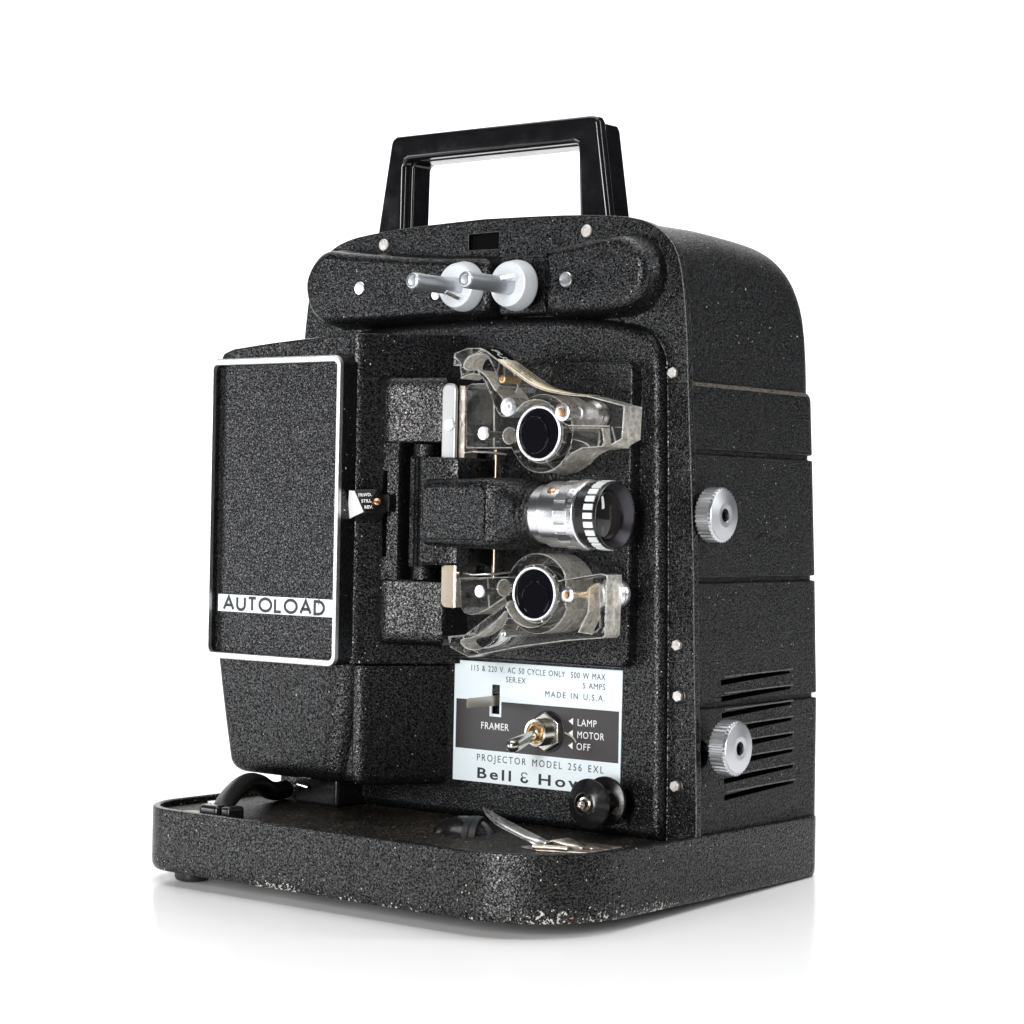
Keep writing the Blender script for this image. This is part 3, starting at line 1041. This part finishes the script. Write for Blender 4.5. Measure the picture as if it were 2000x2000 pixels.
ring_blocks('knurl', 20, 3.50, 4.10, 1.3, 1.435, 0.175, 'lens_metal', 0.3)
lathe('black_collar', [(1.0, 4.5), (1.38, 4.55), (1.36, 5.08), (1.2, 5.1)], LC, 'X', 'plastic', barrel, 64)
lathe('focus_ring', [(1.0, 4.98), (1.37, 5.02), (1.38, 5.04), (1.38, 5.54), (1.41, 5.56), (1.425, 5.58), (1.425, 5.68), (1.41, 5.72), (1.37, 5.73), (1.34, 5.71), (1.32, 5.66)], LC, 'X', 'plastic', barrel, 72, True, False)
lathe('front_cone', [(1.33, 5.68), (1.30, 5.64), (1.06, 5.26), (1.04, 5.20)], LC, 'X', 'cone', barrel, 64, False, False)
ring_blocks('ring_stripe', 24, 5.08, 5.55, 1.3, 1.455, 0.125, 'stripe', 0.1)
gl = [(1.06, 5.10)]
for i in range(10):
    a = i / 9 * math.pi / 2
    gl.append((1.05 * math.cos(a), 5.22 + 0.30 * math.sin(a)))
lathe('lens_glass', gl, LC, 'X', 'glass', barrel, 56, True, False, 80)
ang = math.radians(135)
sco = Vector((3.12, LC[0] + 1.40 * math.cos(ang), LC[1] + 1.40 * math.sin(ang)))
rad, tan = Vector((0, math.cos(ang), math.sin(ang))), Vector((0, -math.sin(ang), math.cos(ang)))
bm = bmesh.new()
lp = []
for rr, hh in ((0.2, -0.1), (0.2, 0.02), (0.16, 0.05), (0.001, 0.06)):
    lp.append([sco + (Vector((1, 0, 0)) * math.cos(2 * math.pi * i / 20) + tan * math.sin(2 * math.pi * i / 20)) * rr + rad * hh for i in range(20)])
rings(bm, lp, True, False)
finish('screw', bm, 'copper', barrel)


for i, chh in enumerate('MADE IN GERMANY'):
    if chh == ' ':
        continue
    a = math.radians(246 - 8.6 * i)
    ca, sa = math.cos(a), math.sin(a)
    rad, rd = Vector((0, ca, sa)), Vector((0, sa, -ca))
    o = Vector((4.46, LC[0], LC[1])) + rad * 1.503
    text('engraving', chh, 0, 0, 0, 0.26, 'satin', barrel, place=lambda u_, v_, h_, o=o, rd=rd, rad=rad: o + rd * u_ - Vector((1, 0, 0)) * v_ + rad * h_ * 0.5)


# --- clear plastic film guides round the two sprockets
def guide_upper():
    # frame: block at the left, a ring round the sprocket
    blk = [(-2.09, 18.94), (-2.16, 21.45), (-2.08, 21.64), (-1.85, 21.75), (-1.0, 21.75), (-0.6, 21.6), (-0.1, 21.1), (0.3, 20.6)]
    ring = [(2.03 + 1.68 * math.cos(math.radians(a)), 19.56 + 1.68 * math.sin(math.radians(a))) for a in range(140, -45, -10)]
    tail = [(3.6, 18.55), (3.2, 18.2)] if False else []
    ring2 = [(2.03 + 1.68 * math.cos(math.radians(a)), 19.56 + 1.68 * math.sin(math.radians(a))) for a in range(-45, -155, -10)]
    out = blk + ring + tail + ring2 + [(0.42, 18.94)]
    f = holed('film_guide', out, [circle(2.03, 19.56, 1.22, 40), circle(0.30, 19.47, 0.33, 20)], -0.75, -2.75, 0.075, 'Y', 'acrylic', T)
    # lever with the label on its back
    lev_o = spline([(-0.68, 23.10), (0.08, 22.62), (0.9, 22.13), (1.82, 21.61), (2.62, 21.35), (3.62, 21.18), (4.72, 21.10)], 4)
    lev_o += [(6.62, 20.66), (6.55, 19.30), (5.95, 19.02), (5.85, 19.80), (3.75, 19.84)]
    lev_o += [(2.03 + 1.40 * math.cos(math.radians(a)), 19.56 + 1.40 * math.sin(math.radians(a))) for a in range(20, 150, 12)]
    lev_o += spline([(0.62, 20.25), (0.10, 20.33), (-0.22, 20.78), (-0.58, 21.45), (-0.85, 21.86), (-1.24, 22.10), (-1.7, 22.08), (-2.10, 21.94)], 4)
    lev_o += [(-2.17, 22.49), (-2.53, 22.52), (-2.51, 23.05), (-1.74, 23.26), (-1.04, 23.25)]
    hole = spline([(-1.92, 22.45), (-1.67, 22.85), (-1.03, 22.97), (-0.62, 22.80), (-0.2, 22.2), (0.02, 21.75), (-0.12, 21.40), (-0.42, 21.75), (-0.75, 22.1), (-1.2, 22.32), (-1.6, 22.32)], 3, True)
    l = holed('guide_lever', lev_o, [hole, circle(0.62, 20.72, 0.30, 18)], -1.85, -3.2, 0.075, 'Y', 'acrylic', f)
    # lower wing
    wing = [(3.55, 19.80), (5.3, 19.78), (5.45, 19.15), (5.3, 18.98), (4.3, 18.92), (3.75, 18.7), (3.45, 18.45), (3.2, 18.3)]
    ringp = [(2.03 + 1.72 * math.cos(math.radians(a)), 19.56 + 1.72 * math.sin(math.radians(a))) for a in range(-46, 10, 8)]
    holed('guide_wing', wing + ringp, [], -0.9, -2.9, 0.075, 'Y', 'acrylic', f)
    # label strips following the lever's upper edge
    top = spline([(-0.95, 23.27), (-0.60, 23.08), (0.08, 22.645), (0.9, 22.155), (1.82, 21.635), (2.62, 21.375), (3.62, 21.205), (4.45, 21.15)], 5)

    def strip_mesh(name, pts, y0, y1, lift, m):
        bm = bmesh.new()
        lp0, lp1 = [], []
        for i, p in enumerate(pts):
            a, b = Vector(pts[max(i - 1, 0)]), Vector(pts[min(i + 1, len(pts) - 1)])
            t = (b - a).normalized()
            n_ = Vector((-t.y, t.x))
            if n_.y < 0:
                n_ = -n_
            q = Vector(p) + n_ * lift
            lp0.append(Vector((q.x, y0, q.y)))
            lp1.append(Vector((q.x, y1, q.y)))
        rings(bm, [lp0, lp1], False, False, False)
        o = finish(name, bm, m, f, True, 60, False)
        md = o.modifiers.new('solid', 'SOLIDIFY')
        md.thickness = 0.0001
        return o
    strip_mesh('cream_label', top[9:], -3.17, -1.88, 0.012, 'paper')
    strip_mesh('black_label', top[1:10], -3.17, -1.88, 0.012, 'void')

    def on_label(s):
        """point, tangent and normal at arc length s along the strip"""
        acc = 0
        for a, b in zip(top, top[1:]):
            a, b = Vector(a), Vector(b)
            d = (b - a).length
            if acc + d >= s:
                t = (b - a).normalized()
                return a + t * (s - acc), t, Vector((t.y, -t.x)) * -1
            acc += d
        return Vector(top[-1]), t, Vector((t.y, -t.x)) * -1

    def lab(w, s0, yb, size, m):
        def place(a, b, h):
            p, t, n_ = on_label(s0 + b)
            n_ = n_ if n_.y > 0 else -n_
            q = p + n_ * (0.03 + h)
            return Vector((q.x, yb + a, q.y))
        text('label_print', w, 0, 0, 0, size, m, f, place=place, depth=0.003)

    def lab2(w, s0, yb, size, m):
        def place(a, b, h):
            p, t, n_ = on_label(s0 + a)
            n_ = n_ if n_.y > 0 else -n_
            q = p + n_ * (0.03 + h)
            return Vector((q.x, yb + b, q.y))
        text('label_print', w, 0, 0, 0, size, m, f, place=place, depth=0.003)
    lab2('PUSH', 0.20, -2.82, 0.62, 'white')
    for i, w in enumerate(('FOR AUTO LOADING', 'HOLD DOWN', 'UNTIL FILM', 'LOWER LOOP')):
        lab2(w, 1.45, -2.22 - 0.27 * i, 0.24, 'ink')
    # metal parts
    lathe('roller', [(0.1, -2.0), (0.40, -2.05), (0.42, -3.18), (0.40, -3.24), (0.22, -3.26), (0.2, -3.22), (0.1, -3.22), (0.09, -3.27), (0.001, -3.28)], (0.62, 20.69), 'Y', 'alu', f, 32)
    lathe('pivot_pin', [(0.17, -2.1), (0.17, -3.22), (0.1, -3.24), (0.09, -3.18), (0.001, -3.18)], (0.24, 21.88), 'Y', 'brass', f, 24)
    lathe('pivot_post', [(0.33, -0.8), (0.33, -2.2), (0.26, -2.22), (0.26, -3.2), (0.20, -3.24), (0.001, -3.24)], (3.47, 20.42), 'Y', 'alu', f, 28)
    lathe('post_collar', [(0.34, -2.9), (0.38, -2.92), (0.38, -3.22), (0.34, -3.25), (0.2, -3.26)], (3.47, 20.42), 'Y', 'alu', f, 28)
    screw('pivot_screw', 3.47, -3.22, 20.42, 0.2, 0.14, 'copper', f, 'Y', 0.4)
    lathe('post_spring', [(0.55, -0.7), (0.62, -0.9), (0.55, -1.1), (0.62, -1.3), (0.5, -1.5)], (3.6, 20.40), 'Y', 'steel', f, 28)
    lathe('screw_shaft', [(0.14, -0.7), (0.14, -3.0)], (-0.86, 19.55), 'Y', 'steel', f, 16)
    screw('guide_screw', -0.86, -3.0, 19.57, 0.30, 0.09, 'alu', f, 'Y', -0.5)
    lathe('film_sprocket', [(1.12, -0.8), (1.12, -2.7), (1.15, -2.72), (1.15, -2.86), (1.12, -2.9), (1.05, -2.9), (1.04, -2.84), (0.001, -2.82)], (2.03, 19.56), 'Y', 'sprocket', f, 48)
    lathe('reflected_arc_disc', [(0.80, -2.7), (0.80, -2.87), (0.78, -2.885), (0.74, -2.885), (0.72, -2.86), (0.001, -2.86)], (1.72, 19.50), 'Y', 'sprocket', f, 48)  # added off-centre disc, its edge imitates a reflected arc
    holed('sprocket_ring', circle(2.03, 19.56, 1.18, 48), [circle(2.03, 19.56, 1.06, 48)], -2.7, -2.95, 0.02, 'Y', 'alu', f)
    for i in range(12):
        a = 2 * math.pi * (i + 0.4) / 12
        ca, sa = math.cos(a), math.sin(a)
        pts = []
        for r_, w_ in ((1.12, 0.05), (1.26, 0.03)):
            for s in (-1, 1):
                for yy in (-2.55, -2.66):
                    pts.append((2.03 + r_ * ca - s * w_ * sa, yy, 19.56 + r_ * sa + s * w_ * ca))
        hull('tooth', pts, 0, 'alu', f)
    return f


gu = guide_upper()


def guide_lower():
    cx, cz = 1.95, 12.77
    arc_ = [(cx + 1.72 * math.cos(math.radians(a)), cz + 1.72 * math.sin(math.radians(a))) for a in range(150, 20, -10)]
    out = [(-2.31, 13.30), (0.38, 13.44)] + arc_ + [(3.5, 13.3), (3.5, 12.3)] + [(cx + 1.72 * math.cos(math.radians(a)), cz + 1.72 * math.sin(math.radians(a))) for a in range(-20, -160, -12)]
    out += [(0.25, 12.55), (-0.6, 12.05), (-1.2, 11.78), (-1.63, 11.71), (-2.0, 11.78), (-2.2, 12.0)]
    f = holed('film_guide', out, [circle(cx, cz, 1.22, 40), circle(0.17, 12.95, 0.34, 20)], -0.75, -2.75, 0.075, 'Y', 'acrylic', T)
    lev = [(-2.54, 10.76), (-1.58, 10.88), (0.81, 12.44)]
    lev += [(cx + 1.40 * math.cos(math.radians(a)), cz + 1.40 * math.sin(math.radians(a))) for a in range(205, 350, 12)]
    lev += [(3.45, 12.55), (3.35, 13.38), (3.75, 13.45), (5.58, 13.75), (5.93, 13.69), (5.88, 11.2), (5.75, 11.08), (3.85, 10.88), (1.4, 10.5), (-1.36, 9.91), (-2.41, 10.29)]
    hole = spline([(-1.75, 10.62), (-0.9, 10.85), (0.2, 11.55), (0.62, 11.95), (0.72, 11.75), (0.35, 11.1), (-0.2, 10.55), (-0.9, 10.28), (-1.5, 10.33)], 3, True)
    holed('guide_lever', lev, [hole, [(4.55, 11.3), (5.0, 12.1), (5.05, 13.1), (5.5, 13.3), (5.55, 11.5), (5.2, 11.25)]], -2.1, -3.2, 0.075, 'Y', 'acrylic', f)
    lathe('spring_cup', [(0.3, -1.0), (0.62, -1.05), (0.66, -1.2), (0.62, -1.35), (0.68, -1.5), (0.62, -1.7), (0.4, -1.8)], (5.0, 12.85), 'Y', 'alu', f, 32)
    holed('spring_washer', circle(4.6, 12.75, 0.55, 28), [circle(4.6, 12.75, 0.25, 20)], -2.0, -2.08, 0.01, 'Y', 'brass', f)
    lathe('pivot_post', [(0.20, -0.8), (0.20, -3.0), (0.33, -3.02), (0.34, -3.22), (0.26, -3.28), (0.16, -3.29), (0.001, -3.29)], (3.92, 12.8), 'Y', 'alu', f, 28)
    screw('pivot_screw', 3.92, -3.28, 12.8, 0.15, 0.1, 'copper', f, 'Y', 0.8)
    lathe('screw_shaft', [(0.14, -0.7), (0.14, -3.0)], (-0.88, 12.75), 'Y', 'steel', f, 16)
    screw('guide_screw', -0.88, -3.0, 12.77, 0.28, 0.09, 'alu', f, 'Y', 1.4)
    lathe('pivot_pin', [(0.15, -1.6), (0.15, -3.22), (0.09, -3.24), (0.001, -3.2)], (0.56, 11.01), 'Y', 'steel', f, 24)
    lathe('film_sprocket', [(1.08, -0.8), (1.08, -2.7), (1.11, -2.72), (1.11, -2.86), (1.08, -2.9), (1.02, -2.9), (1.01, -2.84), (0.001, -2.82)], (cx, cz), 'Y', 'sprocket', f, 48)
    lathe('reflected_arc_disc', [(0.76, -2.7), (0.76, -2.87), (0.74, -2.885), (0.70, -2.885), (0.68, -2.86), (0.001, -2.86)], (cx, cz - 0.22), 'Y', 'sprocket', f, 48)  # added disc set off centre to draw a reflection's arc line
    holed('sprocket_ring', circle(cx, cz, 1.15, 48), [circle(cx, cz, 1.04, 48)], -2.7, -2.95, 0.02, 'Y', 'alu', f)
    for i in range(12):
        a = 2 * math.pi * (i + 0.4) / 12
        ca, sa = math.cos(a), math.sin(a)
        pts = []
        for r_, w_ in ((1.1, 0.05), (1.24, 0.03)):
            for s in (-1, 1):
                for yy in (-2.55, -2.66):
                    pts.append((cx + r_ * ca - s * w_ * sa, yy, cz + r_ * sa + s * w_ * ca))
        hull('tooth', pts, 0, 'alu', f)
    return f


gl_ = guide_lower()

# --- name plate with printing, framer lever and switch
np_o = [(-4.67, 4.12), (4.55, 4.17), (4.58, 9.55), (-4.66, 9.50)]
slot = [(-2.50, 7.22), (-2.06, 7.22), (-2.06, 8.52), (-2.50, 8.52)]
npl = holed('name_plate', np_o, [slot], 0.03, -0.05, 0.008, 'Y', 'tag', T)
band_o = [(-4.54, 5.57), (4.45, 5.58), (4.44, 7.79), (-1.95, 7.78), (-1.95, 7.10), (-2.62, 7.10), (-2.62, 7.78), (-4.53, 7.78)]
holed('print_band', band_o, [], -0.045, -0.056, 0.001, 'Y', 'greyband', npl)
Yt = -0.052


def np_text(s, x0, x1, z, size, m, spacing=1.0, weight=0.0, wspace=1.0):
    """a line of lettering stretched between x0 and x1"""
    cu = bpy.data.curves.new('m', 'FONT')
    cu.body = s
    cu.size = size
    cu.space_character = spacing
    cu.space_word = wspace
    cu.offset = weight
    me = curve_to_mesh(cu)
    w = max(v.co.x for v in me.vertices)
    bpy.data.meshes.remove(me)
    return text('lettering', s, x0, Yt if m == 'ink' else Yt - 0.006, z, size, m, npl, xs=(x1 - x0) / w, spacing=spacing, weight=weight, depth=0.004, wspace=wspace)


np_text('115 & 220 V. AC 50 CYCLE ONLY  500 W MAX', -3.76, 3.69, 9.08, 0.37, 'ink', 1.12, 0, 1.4)
np_text('SER.EX', -1.73, -0.62, 8.67, 0.36, 'ink', 1.15)
np_text('5 AMPS', 2.48, 3.69, 8.66, 0.36, 'ink', 1.1, 0, 1.3)
np_text('MADE IN U.S.A.', 0.45, 3.69, 8.17, 0.37, 'ink', 1.3, 0, 1.4)
np_text('FRAMER', -3.10, -1.50, 6.52, 0.44, 'white', 1.1, 0.002)
np_text('LAMP', 2.24, 3.28, 7.03, 0.43, 'white', 1.1, 0.0)
np_text('MOTOR', 2.24, 3.69, 6.50, 0.43, 'white', 1.1, 0.0)
np_text('OFF', 2.21, 2.97, 5.99, 0.43, 'white', 1.1, 0.0)
for z in (7.20, 6.68, 6.14):
    holed('arrow_mark', [(1.78, z), (2.02, z - 0.15), (2.02, z + 0.15)], [], -0.055, -0.064, 0.001, 'Y', 'white', npl)
np_text('PROJECTOR MODEL 256 EXL', -3.31, 3.69, 5.08, 0.44, 'ink', 1.35, 0.0, 1.5)
np_text('Bell', -3.30, -1.33, 4.31, 0.66, 'ink', 1.3, 0.013)
np_text('\u03b5', -0.84, -0.36, 4.31, 0.86, 'ink', 1.0, 0.013)
np_text('Howell', 0.14, 4.05, 4.31, 0.66, 'ink', 1.3, 0.013)

strokes('scratch', [[(1.55, 6.70), (1.78, 6.62), (2.02, 6.52), (2.16, 6.38), (2.2, 6.3)]], 0.07, lambda a, b, h: Vector((a, -0.0665 - h, b)), 'lever', npl, 0.002)
hull('framer_lever', [(-2.32, 0.5, 7.58), (-2.32, 0.5, 8.05), (-2.26, 0.5, 7.58), (-2.26, 0.5, 8.05), (-2.24, -2.1, 7.60), (-2.24, -2.1, 8.03), (-2.18, -2.1, 7.60), (-2.18, -2.1, 8.03), (-2.2, -2.2, 7.66), (-2.2, -2.2, 7.97)], 0.02, 'lever', npl, 2)

sx0, sz0 = 0.66, 6.66
nut_o = [(sx0 + 0.86 * math.cos(math.radians(60 * i + 30)), sz0 + 0.86 * math.sin(math.radians(60 * i + 30))) for i in range(6)]
sw = plate('toggle_switch', nut_o, -0.04, -0.34, 0.05, 'Y', 'nickel', T)
lathe('switch_washer', [(0.92, -0.03), (0.92, -0.09), (0.9, -0.1)], (sx0, sz0), 'Y', 'plastic', sw, 32)
pf = [(0.60, -0.3)]
for i in range(5):
    pf += [(0.60, -0.36 - 0.11 * i), (0.56, -0.41 - 0.11 * i)]
pf += [(0.60, -0.92), (0.57, -0.98), (0.48, -0.99), (0.36, -0.85), (0.30, -0.6)]
lathe('threaded_collar', pf, (sx0, sz0), 'Y', 'nickel', sw, 40, True, True, 25)
lathe('switch_ball', [(0.001, -0.5), (0.3, -0.65), (0.36, -0.85), (0.3, -1.05), (0.001, -1.1)], (sx0, sz0), 'Y', 'brass', sw, 24, False, False, 80)
d = Vector((-0.10, -1.0, -0.30)).normalized()
o = Vector((sx0, -0.75, sz0))
tube('switch_bat', [o + d * t for t in (0, 0.4, 0.9, 1.5, 1.72, 1.86, 1.93)], 0.2, 'nickel', sw, 20, [0.20, 0.22, 0.27, 0.31, 0.29, 0.2, 0.06])

# --- film roller at the lower right
rl = lathe('guide_roller', [(0.35, 0.1), (0.4, -0.7), (1.02, -0.78), (1.05, -0.82), (1.05, -0.92), (1.0, -0.96), (0.62, -1.1), (0.6, -1.2), (0.6, -1.75), (0.64, -1.85), (1.0, -1.94), (1.05, -2.0), (1.05, -2.06), (1.02, -2.1), (0.62, -2.36), (0.50, -2.42), (0.46, -2.42), (0.42, -2.36), (0.40, -2.2), (0.1, -2.2)], (4.40, 4.04), 'Y', 'plastic', T, 56)
lathe('roller_shaft', [(0.30, -2.1), (0.30, -2.35), (0.22, -2.36), (0.20, -2.62), (0.15, -2.66), (0.14, -2.6), (0.06, -2.6), (0.001, -2.63)], (4.39, 4.04), 'Y', 'nickel', rl, 24)

# --- control knobs on the right-hand side
def side_knob(x_face, y, z, x_back, x_shell):
    n = 36
    bm = bmesh.new()
    lp = []
    for X, r, k in ((x_back, 1.02, 0), (x_back + 0.03, 1.12, 1), (x_face - 0.2, 1.12, 1), (x_face - 0.15, 1.08, 0), (x_face - 0.12, 1.05, 0), (x_face - 0.09, 1.04, 0), (x_face, 0.55, 0), (x_face - 0.01, 0.45, 0), (x_face - 0.02, 0.31, 0), (x_face - 0.04, 0.29, 0), (x_face - 0.6, 0.28, 0)):
        lpp = []
        for i in range(n * 4):
            a = 2 * math.pi * i / (n * 4)
            rr = r + (0.06 * (1 if (i % 4) in (1, 2) else 0) if k else 0)
            lpp.append(Vector((X, y + rr * math.cos(a), z + rr * math.sin(a))))
        lp.append(lpp)
    rings(bm, lp)
    kn = finish('side_knob', bm, 'knobmetal', T, True, 25)
    lathe('knob_shaft', [(0.3, x_shell - 1.0), (0.3, x_back + 0.05)], (y, z), 'X', 'steel', kn, 20)
    lathe('bore_shade_plug', [(0.275, x_face - 0.64), (0.275, x_face - 0.25)], (y, z), 'X', 'void', kn, 20)  # near-black plug painting the shade down the bore
    return kn


side_knob(8.15, 2.31, 16.25, 7.30, 7.0)
side_knob(8.95, 2.55, 6.38, 8.05, 7.3)

# --- things fixed to the deck: tilt wheel, spring clip, cord and its clamp
bm = bmesh.new()
bmesh.ops.create_uvsphere(bm, u_segments=40, v_segments=24, radius=1)
wheel_c = Vector((-1.55, -2.95, 1.95))
for v in bm.verts:
    x, y, z = v.co
    r = math.hypot(x, z)
    v.co = Vector((x * 1.55, y * 1.45, z * 1.08))
bmesh.ops.rotate(bm, verts=bm.verts, cent=(0, 0, 0), matrix=Matrix.Rotation(math.radians(-20), 3, 'Z'))
for v in bm.verts:
    v.co += wheel_c
wheel = finish('tilt_wheel', bm, 'plastic', T, True, 80)
bm = bmesh.new()
lp = []
for y, r in ((-0.32, 1.25), (-0.30, 1.36), (-0.05, 1.40), (0.0, 1.36), (0.05, 1.40), (0.30, 1.36), (0.32, 1.25)):
    lp.append([Vector((0.25 + 1.13 * r * math.cos(2 * math.pi * i / 48), y + 0.25, 0.80 * r * math.sin(2 * math.pi * i / 48))) for i in range(48)])
rings(bm, lp)
bmesh.ops.rotate(bm, verts=bm.verts, cent=(0, 0, 0), matrix=Matrix.Rotation(math.radians(-65), 3, 'Z'))
for v in bm.verts:
    v.co += wheel_c + Vector((0.2, 0.2, 0))
finish('wheel_band', bm, 'rubber', wheel, True, 40)

clip = plate('spring_clip', [(3.12, -5.0), (4.2, -5.35), (6.1, -4.45), (6.2, -2.1), (3.9, -2.2)], 2.37, 2.43, 0.015, 'Z', 'leaf', T)
bm = bmesh.new()
a_pts = [((3.3, -4.6, 2.5), (3.3, -3.4, 2.5)), ((4.0, -4.6, 2.62), (4.0, -3.4, 2.62)), ((4.35, -4.5, 2.75), (4.35, -3.4, 2.75)), ((4.9, -4.3, 2.62), (4.9, -3.3, 2.62)), ((5.4, -4.2, 2.48), (5.4, -3.2, 2.48))]
rings(bm, [[Vector(a), Vector(b)] for a, b in a_pts], False, False, False)
o = finish('clip_bridge', bm, 'leaf', clip, True, 60, False)
o.modifiers.new('solid', 'SOLIDIFY').thickness = 0.0006
bm = bmesh.new()
bl = [((0.45, -4.20), 3.62, 0.02), ((1.0, -4.33), 3.42, 0.20), ((1.7, -4.45), 3.20, 0.34), ((2.2, -4.52), 3.06, 0.36), ((3.3, -4.68), 2.80, 0.36), ((4.2, -4.78), 2.58, 0.36)]
rings(bm, [[Vector((p[0] - 0.4 * w, p[1] - w, z)), Vector((p[0] + 0.4 * w, p[1] + w * 0.6, z + 0.1))] for p, z, w in bl], False, False, False)
o = finish('clip_blade', bm, 'steel', clip, True, 20, False)
o.modifiers.new('solid', 'SOLIDIFY').thickness = 0.0005
tube('clip_roll', [(3.95, -5.25, 2.52), (5.35, -4.75, 2.52)], 0.13, 'leaf', clip, 14)
lathe('clip_rivet', [(0.28, 2.4), (0.28, 2.45), (0.2, 2.47), (0.001, 2.475)], (5.5, -3.2), 'Z', 'leaf', clip, 20)

cp = spline([(-11.6, -7.75, 2.5), (-11.75, -7.5, 2.75), (-12.27, -6.6, 3.1), (-13.0, -5.2, 3.42), (-13.6, -3.9, 3.5), (-13.9, -2.9, 3.3), (-14.05, -2.2, 2.98), (-14.2, -1.5, 2.84), (-14.5, -0.6, 2.82)], 6)
cord = tube('power_cord', cp, 0.44, 'rubber', T, 20)
box('cord_socket', -13.4, -10.6, -1.2, 1.2, 2.34, 3.85, 0.2, 'plastic', cord, 3)
tube('cord_eyelet', [(-12.9, -1.5, 3.1), (-12.6, -1.7, 3.3), (-12.2, -1.5, 3.2)], 0.1, 'steel', cord)
clamp = box('cord_clamp', -12.45, -11.25, -8.3, -7.2, 2.30, 3.0, 0.2, 'plastic', T, 4)
box('clamp_half', -11.2, -10.6, -8.2, -7.2, 2.30, 2.98, 0.16, 'plastic', clamp, 4)
lathe('clamp_screw', [(0.3, 2.9), (0.3, 3.03), (0.2, 3.05)], (-12.35, -7.4), 'Z', 'steel', clamp, 20)

# everything that stands on the raised front shares the housing's front plane
for o in (inner, lbox, cover, pod, gate, hous, knob, gpl, gpl2, barrel, gu, gl_, npl, sw, rl):
    o.location = (-0.416 * S, 0.564 * S, -0.112 * S)
    o.scale = (1.007, 1.007, 1.007)

bpy.context.view_layer.update()
